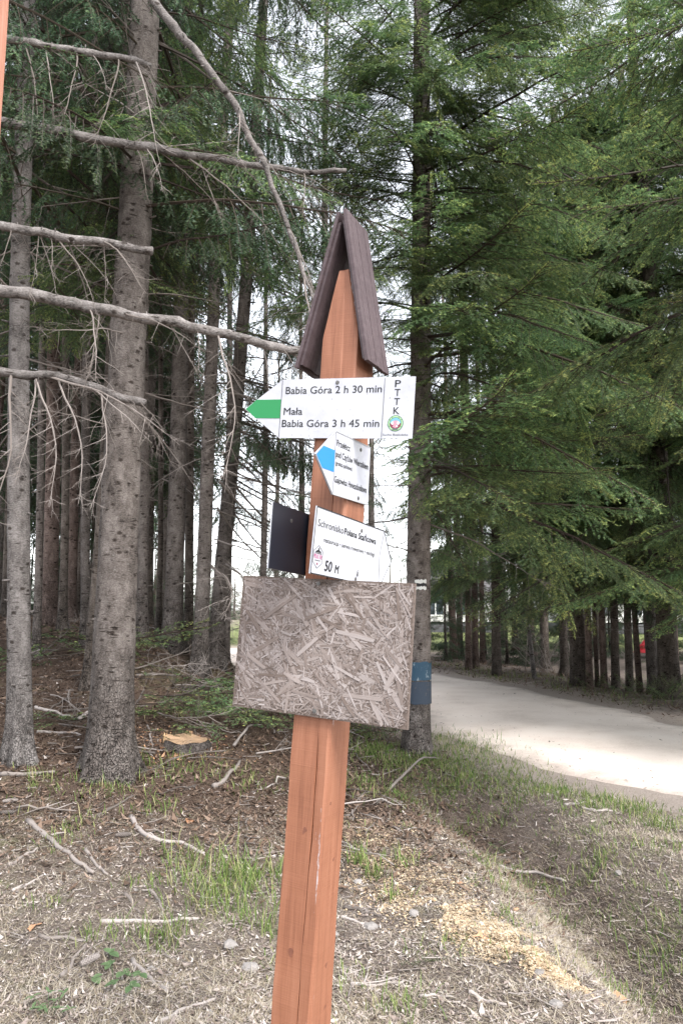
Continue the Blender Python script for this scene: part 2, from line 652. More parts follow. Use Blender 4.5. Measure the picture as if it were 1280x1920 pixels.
def needle_tris(mb, P0, P1, step, ln, w, r, fresh):
    """comb of needles along each twig segment"""
    P0, P1, fresh = np.asarray(P0), np.asarray(P1), np.asarray(fresh)
    L = np.linalg.norm(P1 - P0, axis=1)
    cnt = np.maximum(1, (L / step).astype(int))
    i = np.repeat(np.arange(len(P0)), cnt)
    t = r.random(len(i))
    ax = nrm(P1 - P0)[i]
    up = np.array([0, 0, 1.0])
    lat = nrm(np.cross(ax, up) + 1e-6)
    nn = nrm(np.cross(lat, ax))
    sg = np.where(r.random(len(i)) < .5, -1.0, 1.0)
    d = nrm(ax * r.uniform(.25, .7, len(i))[:, None] + lat * (sg * r.uniform(.6, 1, len(i)))[:, None] + nn * r.uniform(-.25, .55, len(i))[:, None])
    base = P0[i] + (P1 - P0)[i] * t[:, None]
    sd = nrm(np.cross(d, nn + r.normal(size=d.shape) * .35))
    l_ = ln * r.uniform(.75, 1.15, len(i))[:, None]
    V = np.stack([base - sd * w * .5, base + sd * w * .5, base + d * l_], 1).reshape(-1, 3)
    T = np.arange(len(V)).reshape(-1, 3)
    f = np.clip(.14 + .55 * r.random(len(i)) + fresh[i] * .55, .11, 1)
    mb.add(V, T, np.repeat(f, 3))


def bough(seed, L, step, ln, w, kind='fir', width=.42, start=.12, rise=.1, sag=.14, dens=1.0, rad=.013, bare=0.0):
    r = np.random.default_rng(seed)
    mb = MB()
    main = path((0, 0, 0), (1, 0, rise), L, 16, sag, r, .09, .35 if kind == 'fir' else .25)
    S = np.linspace(0, 1, 16)
    mb.tube(main, np.interp(S, [0, 1], [rad * L / 2, .003]), 5, .03)
    A0, A1, FR = [], [], []

    def seg(P, fr0, fr1, t0=0.0):
        n_ = len(P)
        for k in range(n_ - 1):
            if k / (n_ - 1) < t0:
                continue
            A0.append(P[k])
            A1.append(P[k + 1])
            FR.append(fr0 + (fr1 - fr0) * (k + .5) / (n_ - 1))
    seg(main, 0, .9, .75)
    s = start
    side = 1
    while s < .97:
        s += r.uniform(.7, 1.3) * .055 / L / dens
        if s >= .98:
            break
        side = -side
        p = np.array([np.interp(s, S, main[:, k]) for k in range(3)])
        ax = nrm(np.array([np.interp(min(s + .04, 1), S, main[:, k]) for k in range(3)]) - p)
        l2 = (width * L * (1 - s) ** .75 * min(1, (s - start) / .3 + .3) + .07) * r.uniform(.6, 1.15)
        ang = side * math.radians(62 - 25 * s + r.uniform(-10, 10))
        d2 = rot_about(ax, (0, 0, 1), ang)
        d2 = d2 + np.array([0, 0, r.uniform(-.25, .15) if kind == 'fir' else r.uniform(-.9, -.1)])
        tw = path(p, d2, l2, 6, .55 if kind == 'fir' else 1.5, r, .14, .5 if kind == 'fir' else .3)
        mb.tube(tw, np.linspace(.0045, .0016, 6), 3, .04, cap=False)
        bare_here = r.random() < bare
        lively = r.random()
        if not bare_here:
            seg(tw, .0, .8 * lively, .3)
        t, sd3 = .12, 1
        while t < .95:
            t += r.uniform(.7, 1.3) * .042 / max(l2, .1) / dens
            if t >= .97:
                break
            sd3 = -sd3
            q = np.array([np.interp(t, np.linspace(0, 1, 6), tw[:, k]) for k in range(3)])
            a3 = nrm(np.array([np.interp(min(t + .1, 1), np.linspace(0, 1, 6), tw[:, k]) for k in range(3)]) - q + 1e-6)
            l3 = (.36 * l2 * (1 - t) ** .8 + .035) * r.uniform(.6, 1.2)
            d3 = rot_about(a3, (0, 0, 1), sd3 * math.radians(r.uniform(38, 60))) + np.array([0, 0, r.uniform(-.3, .15) if kind == 'fir' else r.uniform(-.8, 0)])
            e = q + nrm(d3) * l3
            mid = (q + e) / 2 + np.array([0, 0, .04 * l3])
            if not bare_here:
                A0 += [q, mid]
                A1 += [mid, e]
                FR += [.15 * lively, lively * (.55 + .45 * (t > .6))]
            sdv = nrm(np.cross(e - q, (0, 0, 1)) + 1e-6) * .0014
            mb.add([q - sdv, q + sdv, e], [[0, 1, 2]], .05)
    needle_tris(mb, A0, A1, step, ln, w, r, FR)
    return mb


def dead_branch(seed, L, sub=14, curl=1.0, rad=.012):
    """bare grey branch with thin drooping side twigs"""
    r = np.random.default_rng(seed)
    mb = MB()
    main = path((0, 0, 0), (1, 0, r.uniform(-.15, .15)), L, 12, .22, r, .16)
    S = np.linspace(0, 1, 12)
    mb.tube(main, np.interp(S, [0, 1], [rad, .0022]), 5, r.uniform(.3, .6))
    for k in range(sub):
        s = r.uniform(.12, .98)
        p = np.array([np.interp(s, S, main[:, j]) for j in range(3)])
        d = rot_about((1, 0, 0), (0, 0, 1), r.choice([-1, 1]) * math.radians(r.uniform(30, 75))) + np.array([0, 0, r.uniform(-.7, .4)])
        l2 = L * r.uniform(.12, .38) * (1.15 - .6 * s)
        tw = path(p, d, l2, 7, curl * r.uniform(.5, 2.4), r, .3, r.uniform(0, 1.5))
        mb.tube(tw, np.linspace(.0038, .0012, 7), 3, r.uniform(.2, .7), cap=False)
        for j in range(r.integers(1, 4)):
            q = tw[r.integers(2, 6)]
            t3 = path(q, d + r.normal(size=3) * .7, l2 * r.uniform(.25, .6), 5, curl * 1.5, r, .3)
            mb.tube(t3, np.linspace(.002, .0009, 5), 3, r.uniform(.2, .7), cap=False)
    return mb


FIR = [bough(100 + k, [2.2, 2.7, 3.3, 2.5][k], .0042, .024, .0075, 'fir', .42, .10, [.15, .05, .1, .25][k], [.16, .22, .2, .3][k], bare=.06).mesh('fir_bough', M['fir']) for k in range(4)]
SPR = [bough(200 + k, [1.5, 2.0, 2.3, 1.8][k], .0055, .023, .0085, 'spruce', .42, .16, [.1, -.05, .1, -.1][k], .22, bare=.12).mesh('spruce_bough', M['spruce']) for k in range(4)]
FARB = [bough(300 + k, [1.5, 1.9, 2.2][k], .021, .045, .026, 'spruce', .42, .15, 0, .2, dens=.8) for k in range(3)]
BRUSH = [bough(400 + k, [.9, 1.3, 1.1][k], .006, .022, .007, 'fir', .38, .1, .10, .02, rad=.009).mesh('cut_fir_branch', M['fir']) for k in range(3)]
DEADB = [dead_branch(500 + k, [.8, 1.2, 1.6, 2.2, 1.0, 1.9][k], [9, 13, 18, 22, 7, 16][k], [1, .6, 1.3, 1, 2, .4][k], [.008, .010, .013, .017, .008, .014][k]).mesh('dead_branch', M['dead']) for k in range(6)]


def crown_mesh(seed, z0, z1, nb, Lb, Lt):
    """whole far-off crown: many boughs round an axis, one mesh shared by the far trees"""
    r = np.random.default_rng(seed)
    mb = MB()
    src = [(np.concatenate(f.V), np.concatenate(f.T), np.concatenate(f.A)) for f in FARB]
    for k in range(nb):
        f = (k + r.random()) / nb
        z = z0 + (z1 - z0) * f
        V, T, A = src[r.integers(3)]
        sc_ = (Lb + (Lt - Lb) * f) / 1.9 * r.uniform(.7, 1.15)
        az, dip = r.uniform(0, 2 * math.pi), r.uniform(-.1, .45)
        Rm = np.array(Matrix.Rotation(az, 3, 'Z') @ Matrix.Rotation(dip, 3, 'Y'))
        mb.add((V * sc_) @ Rm.T + np.array([0, 0, z]), T, np.clip(A * r.uniform(.8, 1.1), 0, 1))
    return mb.mesh('crown', M['spruce'])


CROWN = [crown_mesh(1, 4.5, 14, 80, 2.4, 1.6), crown_mesh(2, 3.2, 13, 80, 2.2, 1.5), crown_mesh(3, 1.6, 11, 70, 2.2, 1.1)]
0 and print('TRIS', [len(m_.polygons) for m_ in FIR + SPR + BRUSH + DEADB + CROWN])
CROWN_Z = [4.5, 3.2, 1.6]


def trunk_mesh(seed, dia, H, lean=(0, 0), rings=60, sides=16, flare=.55, rough=.02, knots=24, bend=.02, mat='bark_grey', top=.25):
    r = np.random.default_rng(seed)
    mb = MB()
    z = np.concatenate([[-.35], H * np.linspace(0, 1, rings) ** 1.35])
    ph1, ph2 = r.uniform(0, 6.3, 2)
    bx = lean[0] * z + bend * (np.sin(z * .5 + ph1) - math.sin(ph1)) * np.minimum(1, np.maximum(z, 0))
    by = lean[1] * z + bend * (np.sin(z * .6 + ph2) - math.sin(ph2)) * np.minimum(1, np.maximum(z, 0))
    rad = dia / 2 * (1 - (1 - top) * np.clip(z, 0, None) / H) * (1 + flare * np.exp(-np.clip(z, 0, None) / .22))
    ang = np.linspace(0, 2 * np.pi, sides, endpoint=False)
    root = 1 + .16 * np.exp(-np.clip(z, 0, None) / .18)[:, None] * np.sin(ang * r.integers(4, 6) + r.uniform(0, 6))[None] * min(1, flare * 2)
    A, Z = np.meshgrid(ang, z)
    nz = fbm(np.cos(A) * 4 + seed * 3.7 + Z * .3, Z * 5 + np.sin(A) * 4, 4) - .5
    R = rad[:, None] * root * (1 + rough * 4 * nz)
    for k in range(knots):
        zk, ak = r.uniform(.25, H * .8), r.uniform(0, 6.28)
        dz, da = (Z - zk) / (.035 + .1 * dia), (np.angle(np.exp(1j * (A - ak)))) / .33
        R = R + dia * .035 * np.exp(-dz ** 2 - da ** 2)
    V = np.stack([bx[:, None] + R * np.cos(A), by[:, None] + R * np.sin(A), Z], -1).reshape(-1, 3)
    nr = len(z)
    i, j = np.meshgrid(np.arange(nr - 1), np.arange(sides), indexing='ij')
    a, b2 = i * sides + j, i * sides + (j + 1) % sides
    T = np.concatenate([np.stack([a, b2, b2 + sides], -1).reshape(-1, 3), np.stack([a, b2 + sides, a + sides], -1).reshape(-1, 3)])
    mb.add(V, T, np.clip(1.15 - Z / 1.1, 0.06, 1).ravel())
    # short broken stubs
    for k in range(knots):
        zk, ak = r.uniform(.5, H * .8), r.uniform(0, 6.28)
        rr = np.interp(zk, z, rad)
        p = np.array([np.interp(zk, z, bx) + rr * .9 * math.cos(ak), np.interp(zk, z, by) + rr * .9 * math.sin(ak), zk])
        d = np.array([math.cos(ak), math.sin(ak), r.uniform(-.2, .5)])
        q = p + d * r.uniform(.03, .09)
        mb.tube([p, q], [.011 + dia * .01, .006], 5, .02)
    axis = lambda zz: np.array([np.interp(zz, z, bx), np.interp(zz, z, by), zz])
    radius = lambda zz: float(np.interp(zz, z, rad))
    return mb.mesh('trunk', M[mat], True), axis, radius


def hang(root, me, name, axis, radius, z, az, dip, sc_=1.0, roll=0.0, inset=.35):
    p = axis(z) + np.array([math.cos(az), math.sin(az), 0]) * radius(z) * (1 - inset)
    Mx = Matrix.Translation(p) @ Matrix.Rotation(az, 4, 'Z') @ Matrix.Rotation(dip, 4, 'Y') @ Matrix.Rotation(roll, 4, 'X') @ Matrix.Scale(sc_, 4)
    return place(name, me, root, Mx)


_seed = [1000]


def tree(kindname, label, group, pos, dia, H, lean=(0, 0), mat='bark_grey', rings=60, sides=16, crown=None, boughs=None, dead=None, knots=24, cat='tree', face=None, flare=.55, rough=.02, bend=.03, top=.25):
    """crown: index of a shared far crown; boughs / dead: (z0, z1, count, meshes, scale0, scale1)"""
    _seed[0] += 1
    sd = _seed[0]
    r = np.random.default_rng(sd)
    root = empty(kindname, (pos[0], pos[1], pos[2]), label, cat, group)
    me, axis, radius = trunk_mesh(sd, dia, H, lean, rings, sides, flare, rough, knots, bend, mat, top)
    place('trunk', me, root)
    if crown is not None:
        k, zoff, sc_ = crown[:3]
        sz = crown[3] if len(crown) > 3 else 1.0
        p = axis(zoff + CROWN_Z[k])
        place('crown', CROWN[k], root, Matrix.Translation((p[0], p[1], zoff)) @ Matrix.Rotation(r.uniform(0, 6.3), 4, 'Z') @ Matrix.Diagonal((sc_, sc_, sz, 1)))
    if boughs:
        z0, z1, nb, src, s0, s1 = boughs
        az = r.uniform(0, 6)
        for k in range(nb):
            f = (k + r.random()) / nb
            az = az + 2.4 + r.uniform(-.5, .5) if face is None else math.radians(face[0] + r.uniform(-1, 1) * face[1])
            hang(root, src[r.integers(len(src))], 'bough', axis, radius, z0 + (z1 - z0) * f, az, r.uniform(-.12, .35), (s0 + (s1 - s0) * f) * r.uniform(.8, 1.15), r.uniform(-.3, .3))
    if dead:
        z0, z1, nb, src, s0, s1 = dead
        az = r.uniform(0, 6)
        for k in range(nb):
            f = (k + r.random()) / nb
            az += 2.4 + r.uniform(-.7, .7)
            hang(root, src[r.integers(len(src))], 'dead_branch', axis, radius, z0 + (z1 - z0) * f, az, r.uniform(-.25, .4), (s0 + (s1 - s0) * f) * r.uniform(.7, 1.2), r.uniform(-3, 3))
    return root, axis, radius


def lean_of(base, top_px, top_py):
    """lean per metre so that the trunk runs towards a point seen higher up, in its own distance plane"""
    q = at(top_px, top_py, base[1])
    return ((q[0] - base[0]) / (q[2] - base[2]), 0.0)


# --- the wood on the left: trunks that can be told apart: photo foot (px, py), px higher up at py2, width px, bark, label
WOOD = [
    (205, 1452, 262, 100, 80, 'bark_grey', 'stout grey spruce with cracked plated bark at its foot, behind the sawn limbs'),
    (36, 1430, 62, 60, 44, 'bark_pale', 'pale grey spruce with a dark peeling scar down its lower trunk'),
    (68, 1236, 88, 600, 15, 'bark_grey', 'thin straight grey spruce just behind the scarred pale trunk'),
    (92, 1172, 100, 600, 30, 'bark_red', 'reddish brown spruce trunk with a gnarled root at its foot'),
    (118, 1182, 122, 600, 16, 'bark_dark', 'slim dark spruce next to the reddish trunk'),
    (160, 1215, 172, 500, 18, 'bark_grey', 'slim grey spruce with flared roots left of the stout one'),
    (168, 1290, 208, 600, 24, 'bark_dark', 'dark leaning spruce half hidden by the stout grey one'),
    (266, 1203, 272, 600, 21, 'bark_grey', 'slim grey spruce showing just right of the stout one'),
    (298, 1196, 302, 700, 11, 'bark_dark', 'very thin dark spruce in the shade of the wood'),
    (323, 1216, 345, 430, 36, 'bark_grey', 'mossy-footed spruce with rough flaking bark and spreading root flare'),
    (353, 1216, 366, 600, 17, 'bark_dark', 'slim dark spruce right behind the mossy-footed one'),
    (374, 1262, 408, 560, 29, 'bark_grey', 'leaning grey spruce ringed by an old scar near its foot'),
    (402, 1246, 446, 640, 31, 'bark_grey', 'leaning spruce at the open edge of the wood beside the ringed one'),
]
for k, (px, py, qx, qy, w, mt, lab) in enumerate(WOOD):
    g = ground_hit(px, py)
    dia = w * g[1] / FOC * .97
    big = k < 2
    tree('spruce_tree', lab, 'spruces of the wood', g, dia, 15 if w > 15 else 12, lean_of(g, qx, qy), mt,
         rings=220 if big else 90, sides=64 if big else 24,
         boughs=(4.6 + (k % 3) * .5 + (1.0 if k > 8 else 0), 12.0, 50 if k < 9 else 24, SPR, 1.2 if k < 9 else .95, 1.0 if k < 9 else .8) if w > 15 else (5, 11, 12, SPR, .8, .6),
         dead=(2.2 if not big else 2.6, 7.0, 16 if w > 15 else 8, DEADB, .6, 1.1), knots=40 if big else 26, rough=.022 if big else .03, top=.45)

# low green boughs of the two foremost spruces
for root_name, zs_, azs in (('stout', (4.3, 7.5), (-10, 170)), ('pale grey spruce', (3.9, 7.0), (-60, 140))):
    rt = [o for o in C.objects if o.type == 'EMPTY' and str(o.get('label', '')).startswith(root_name)][0]
    rx = np.random.default_rng(len(root_name))
    for k in range(13):
        z_ = rx.uniform(*zs_)
        sx = .03 * z_
        place('bough', FIR[rx.integers(4)], rt, Matrix.Translation((sx, 0, z_)) @ Matrix.Rotation(math.radians(rx.uniform(*azs)), 4, 'Z') @ Matrix.Rotation(rx.uniform(0, .5), 4, 'Y') @ Matrix.Rotation(rx.uniform(-.4, .4), 4, 'X') @ Matrix.Scale(rx.uniform(.55, .85), 4))

for key in ('leaning grey spruce ringed', 'leaning spruce at the open'):
    rt = [o for o in C.objects if o.type == 'EMPTY' and str(o.get('label', '')).startswith(key)][0]
    rx = np.random.default_rng(len(key))
    for k in range(24):
        z_ = rx.uniform(1.3, 6.0)
        place('dead_branch', DEADB[[2, 3, 5][k % 3]], rt, Matrix.Translation((.085 * z_, 0, z_)) @ Matrix.Rotation(math.radians(rx.uniform(-70, 70)), 4, 'Z') @ Matrix.Rotation(rx.uniform(.1, .6), 4, 'Y') @ Matrix.Rotation(rx.uniform(-3, 3), 4, 'X') @ Matrix.Scale(rx.uniform(.7, 1.15), 4))
    for k in range(7):
        z_ = rx.uniform(2.2, 6.0)
        place('bough', SPR[k % 4], rt, Matrix.Translation((.085 * z_, 0, z_)) @ Matrix.Rotation(math.radians(rx.uniform(-60, 60)), 4, 'Z') @ Matrix.Rotation(rx.uniform(.1, .5), 4, 'Y') @ Matrix.Scale(rx.uniform(.6, .9), 4))

# far spruces deeper in the wood
r0 = np.random.default_rng(11)
deep = []
tries = 0
while len(deep) < 48 and tries < 4000:
    tries += 1
    y = r0.uniform(12.5, 30)
    px = r0.uniform(-120, 310)
    x = (px - 640) / FOC * y
    if all((x - q[0]) ** 2 + (y - q[1]) ** 2 > .8 for q in deep):
        deep.append((x, y))
for k, (x, y) in enumerate(deep):
    tree('spruce_tree', 'slender spruce deep in the shady wood', 'slender spruces deep in the wood', (x, y, hz(x, y)), r0.uniform(.10, .27), 14,
         (r0.normal() * .012, 0), ['bark_dark', 'bark_grey', 'bark_dark', 'bark_pale', 'bark_dark', 'bark_grey', 'bark_grey', 'bark_red'][k % 8], 40, 12, crown=(int(r0.integers(2)), r0.uniform(-1.2, .8), r0.uniform(.75, 1.1)) if k % 3 else None,
         dead=(1.6, 7, 12, DEADB[:6], .6, 1), knots=14)

for k, (px, y) in enumerate(((20, 24), (60, 27), (105, 23), (140, 29), (185, 25), (225, 22), (250, 30), (290, 24), (315, 27), (345, 23), (375, 31), (-30, 26), (165, 21), (405, 34))):
    x = (px - 640) / FOC * y
    tree('young_spruce', 'bushy young spruce among the slender trunks deep in the wood', 'young spruces deep in the wood', (x, y, hz(x, y)), .09, 3.4, (0, 0), 'bark_dark', 14, 7, crown=(2, -.45, r0.uniform(.5, .75), r0.uniform(.28, .4)), knots=0, top=.2)

# spruces standing free by the road bend, seen behind the signs
for px, y, w, ci, zo, lab in ((452, 30, 11, 2, 0, None), (490, 15.5, 14, 1, -.4, None), (556, 17, 18, 1, -.9, None), (604, 12.5, 22, 0, .2, 'tall grey spruce rising behind the little roof of the signpost'),
                         (668, 21, 15, 1, -1.2, None), (700, 26, 16, 2, 0, None), (735, 19, 15, 1, -.6, None), (520, 34, 12, 2, -.3, None), (640, 36, 12, 2, 0, None), (590, 40, 12, 2, -.6, None)):
    x = (px - 640) / FOC * y
    if road_dist(np.array([x]), np.array([y]))[0] < ROAD_W + .5:
        x -= 1.6
    tree('spruce_tree', lab or 'airy spruce standing by the road bend behind the signs', None if lab else 'spruces by the road bend', (x, y, hz(x, y)), w * y / FOC, 14, (r0.normal() * .008, 0), 'bark_grey', 40, 12,
         boughs=(zo + CROWN_Z[ci] + .2, 12, 22, SPR, .95, .75), dead=(1.2, 7, 30, DEADB, .7, 1.1), knots=14)

# --- the tree carrying the blue trail mark, boughs mostly on its road side
g = ground_hit(781, 1412)
BLUE = g
root, ax_, ra_ = tree('fir_tree', 'grey fir by the road with a blue painted band and white trail marks', None, g, 50 * g[1] / FOC * .95, 14, lean_of(g, 789, 40), 'bark_grey', 200, 48,
                      dead=(2.1, 4.6, 26, DEADB, .6, 1.0), knots=50, top=.5, flare=.3, bend=.01)
r1_ = np.random.default_rng(21)
for k in range(78):
    z = 2.75 + 8.5 * ((k + r1_.random()) / 78) ** 1.15
    az = math.radians(r1_.uniform(-80, 75))
    hang(root, FIR[r1_.integers(4)], 'bough', ax_, ra_, z, az, r1_.uniform(-.12, .12) if z < 3.4 else r1_.uniform(-.12, .35), r1_.uniform(.85, 1.2) * (1.05 - .03 * (z - 2.7)), r1_.uniform(-.35, .35))
for k in range(18):
    z = 5.8 + 6 * (k + r1_.random()) / 18
    hang(root, FIR[r1_.integers(4)], 'bough', ax_, ra_, z, math.radians(r1_.uniform(75, 265)), r1_.uniform(-.1, .4), r1_.uniform(.6, .95), r1_.uniform(-.35, .35))


for k in range(24):
    z = 4.3 + 4.2 * (k + r1_.random()) / 24
    hang(root, FIR[r1_.integers(4)], 'bough', ax_, ra_, z, math.radians(r1_.uniform(-165, -30)), r1_.uniform(-.05, .45), r1_.uniform(.5, .8), r1_.uniform(-.35, .35))


def paint(name, mat, z0, z1, a0, a1, parent, grow_=.006, seed=0):
    """a coat of paint that follows the trunk"""
    r = np.random.default_rng(seed)
    nz, na = 8, 14
    mb = MB()
    V = []
    for i in range(nz):
        for j in range(na):
            zz = z0 + (z1 - z0) * i / (nz - 1)
            if i in (0, nz - 1):
                zz += r.normal() * .006
            a = a0 + (a1 - a0) * j / (na - 1)
            c = ax_(zz)
            rr = ra_(zz) * 1.055 + grow_
            V.append([c[0] + rr * math.cos(a), c[1] + rr * math.sin(a), zz])
    T = []
    for i in range(nz - 1):
        for j in range(na - 1):
            q = i * na + j
            T += [[q, q + 1, q + na + 1], [q, q + na + 1, q + na]]
    mb.add(V, T, r.random(nz * na))
    return mb.build(name, mat, parent, True)


def paint_mat(name, col, wear, wcol):
    m, n, l, b = mat_new(name)
    rr = ramp(n, [(wear - .04, wcol), (wear + .03, col)])
    l.new(noise(n, l, coords(n, l, (1, 1, .6)), 22, 6, .8), rr.inputs[0])
    l.new(rr.outputs[0], b.inputs['Base Color'])
    b.inputs['Roughness'].default_value = .7
    return m


M['p_blue'] = paint_mat('blue_paint', (.020, .062, .105), .40, (.28, .33, .36))
M['p_navy'] = paint_mat('navy_paint', (.03, .045, .07), .40, (.09, .085, .085))
M['p_white'] = paint_mat('white_paint', (.78, .78, .75), .3, (.3, .28, .26))
M['p_black'] = paint_mat('black_paint', (.02, .02, .02), .3, (.1, .09, .08))


def z_on_blue(py):
    return at(781, py, g[1])[2] - g[2]


fa = math.atan2(-g[1], -g[0])
paint('paint_band', M['p_blue'], z_on_blue(1274), z_on_blue(1240), fa - 1.9, fa + 1.9, root, seed=1)['label'] = 'chipped blue painted band'
paint('paint_band', M['p_navy'], z_on_blue(1318), z_on_blue(1276), fa - 1.9, fa + 1.9, root, seed=2)['label'] = 'faded dark blue painted band'
for j, (mt, p0, p1) in enumerate((('p_white', 1094, 1088), ('p_black', 1099.5, 1094.5), ('p_white', 1106, 1100))):
    paint('trail_mark', M[mt], z_on_blue(p1 if p1 > p0 else p0), z_on_blue(min(p0, p1)), fa - .3, fa + .62, root, .008, seed=3 + j)

# --- fir on the near shoulder, right of the view; only its long boughs reach in overhead
NX, NY = 4.1, 4.3
root_n, axn, ran = tree('fir_tree', 'near fir on the road shoulder whose long boughs sweep in overhead', 'firs by the road', (NX, NY, hz(NX, NY)), .34, 11, (0, 0), 'bark_grey', 60, 18, knots=14, top=.4)
rn_ = np.random.default_rng(44)
for k in range(26):
    z = 3.55 + 3.4 * (k + rn_.random()) / 26
    hang(root_n, FIR[rn_.integers(4)], 'bough', axn, ran, z, math.radians(rn_.uniform(118, 188)), rn_.uniform(-.15, .22), rn_.uniform(.75, 1.12), rn_.uniform(-.4, .4))
for k in range(12):
    z = 5.3 + 3.2 * (k + rn_.random()) / 12
    hang(root, FIR[rn_.integers(4)], 'bough', ax_, ra_, z, math.radians(rn_.uniform(195, 285)), rn_.uniform(-.1, .4), rn_.uniform(.7, 1.0), rn_.uniform(-.35, .35))

# --- firs across the road, out past the right, whose boughs overhang it
for k, (x, y, H, lab) in enumerate(((6.6, 8.2, 14, 'tall fir across the road with long overhanging yellow-green boughs'),
                                    (8.3, 11.2, 15, 'dense fir behind the overhanging one across the road'),
                                    (5.9, 13.6, 15, 'broad dark fir on the far verge with low sweeping boughs'))):
    root, ax2, ra2 = tree('fir_tree', lab, 'firs across the road', (x, y, hz(x, y)), .36, H, (r1_.normal() * .01, 0), 'bark_dark', 70, 18, knots=14, top=.4)
    for j in range(120):
        z = 2.1 + (H - 3.0) * ((j + r1_.random()) / 120)
        az = math.radians(212 + r1_.uniform(-112, 105))
        hang(root, FIR[r1_.integers(4)], 'bough', ax2, ra2, z, az, r1_.uniform(-.1, .45), r1_.uniform(.95, 1.35) * (1.05 - .035 * (z - 2)), r1_.uniform(-.4, .4))

# --- row of trees along the far verge (photo foot px, py, width px, bark, label)
VERGE = [
    (878, 1256, 12, 'bark_red', 'slim red-brown spruce at the start of the far verge'),
    (891, 1252, 13, 'bark_red', 'red-brown spruce trunk beside the slim one on the far verge'),
    (904, 1243, 10, 'bark_red', 'thin reddish spruce set back from the far verge'),
    (931, 1268, 18, 'bark_dark', 'almost black spruce trunk at the road edge behind hanging boughs'),
    (1086, 1286, 30, 'bark_dark', 'thick dark spruce with foliage low on its trunk on the far verge'),
    (1105, 1292, 13, 'bark_red', 'red-brown spruce right beside the thick dark one'),
    (1119, 1290, 8, 'bark_red', 'very thin reddish spruce in the verge row'),
    (1132, 1292, 12, 'bark_red', 'straight reddish spruce in the verge row'),
    (1154, 1293, 15, 'bark_dark', 'straight dark brown spruce in the verge row'),
    (1180, 1296, 14, 'bark_dark', 'blackish spruce with broken stubs in the verge row'),
    (1199, 1298, 11, 'bark_red', 'leaning thin reddish spruce in the verge row'),
    (1227, 1300, 24, 'bark_grey', 'grey-brown spruce with smooth bark in the verge row'),
    (1251, 1296, 27, 'bark_dark', 'thick near-black spruce in the verge row'),
    (1269, 1288, 10, 'bark_red', 'thin reddish spruce behind the near-black one'),
]
for k, (px, py, w, mt, lab) in enumerate(VERGE):
    g2 = ground_hit(px, py)
    nb = 64 if w > 13 else 34 if w > 11 else 9
    tree('spruce_tree', lab, 'trees of the far verge', g2, w * g2[1] / FOC, 13, (-.03 if 'leaning' in lab else r1_.normal() * .008, 0), mt, 50, 14,
         boughs=(2.3, 12, nb, SPR if w < 13 else FIR, 1.25 if w < 13 else .85, 1.0), dead=(1.0, 3.5, 12, DEADB, .5, .9), knots=16, flare=.25, top=.5, face=(262, 125) if w > 11 else None)
r2_ = np.random.default_rng(5)
deep2 = []
while len(deep2) < 26:
    y = r2_.uniform(17, 34)
    px = r2_.uniform(820, 1420)
    x = (px - 640) / FOC * y
    if road_dist(np.array([x]), np.array([y]))[0] > 2.6 and all((x - q[0]) ** 2 + (y - q[1]) ** 2 > 1.6 for q in deep2):
        deep2.append((x, y))
for k, (x, y) in enumerate(deep2):
    tree('spruce_tree', 'slim spruce in the strip of wood across the road', 'spruces across the road', (x, y, hz(x, y)), r2_.uniform(.15, .26), 13,
         (r2_.normal() * .01, 0), ['bark_dark', 'bark_red'][k % 2], 30, 10, crown=(int(r2_.integers(1, 3)), r2_.uniform(-.2, 1.2), r2_.uniform(.85, 1.15)), knots=8)

# young spruces closing the view under the far trees
for k, (px, y) in enumerate(((832, 23), (862, 25), (905, 24), (945, 22), (985, 23), (1020, 21), (1058, 22), (1100, 25), (1135, 27), (1240, 24), (1275, 22), (1310, 23), (800, 30), (1165, 33), (960, 29), (1060, 30))):
    x = (px - 640) / FOC * y
    tree('young_spruce', 'bushy young spruce growing under the trees across the road', 'young spruces across the road', (x, y, hz(x, y)), .09, 3.4, (0, 0), 'bark_dark', 14, 7, crown=(2, -.45, r2_.uniform(.45, .65), r2_.uniform(.26, .34)), knots=0, top=.2)

# pale leaning stem
b0 = at(1000, 1243, 17)
tree('pale_sapling', 'thin pale whitish stem leaning among the far verge spruces', None, (b0[0], b0[1], hz(b0[0], b0[1])), .10, 6.5, lean_of((b0[0], 17, hz(b0[0], b0[1])), 978, 1050), 'bark_pale', 40, 10, dead=(1.5, 4.5, 8, DEADB, .5, .7), knots=6, flare=.2)

# --- distant wood on the skyline
r3_ = np.random.default_rng(31)
for k in range(90):
    y = r3_.uniform(70, 120)
    x = (-.62 + 1.24 * (k + r3_.random()) / 90) * y
    tree('far_spruce', 'distant spruce in the wood beyond the meadow', 'distant spruces beyond the meadow', (x, y, hz(x, y)), .35, 6.0, (0, 0), 'bark_dark', 12, 7, 
         crown=(2, -1.0, r3_.uniform(1.1, 1.6), r3_.uniform(.42, .6)), knots=0)

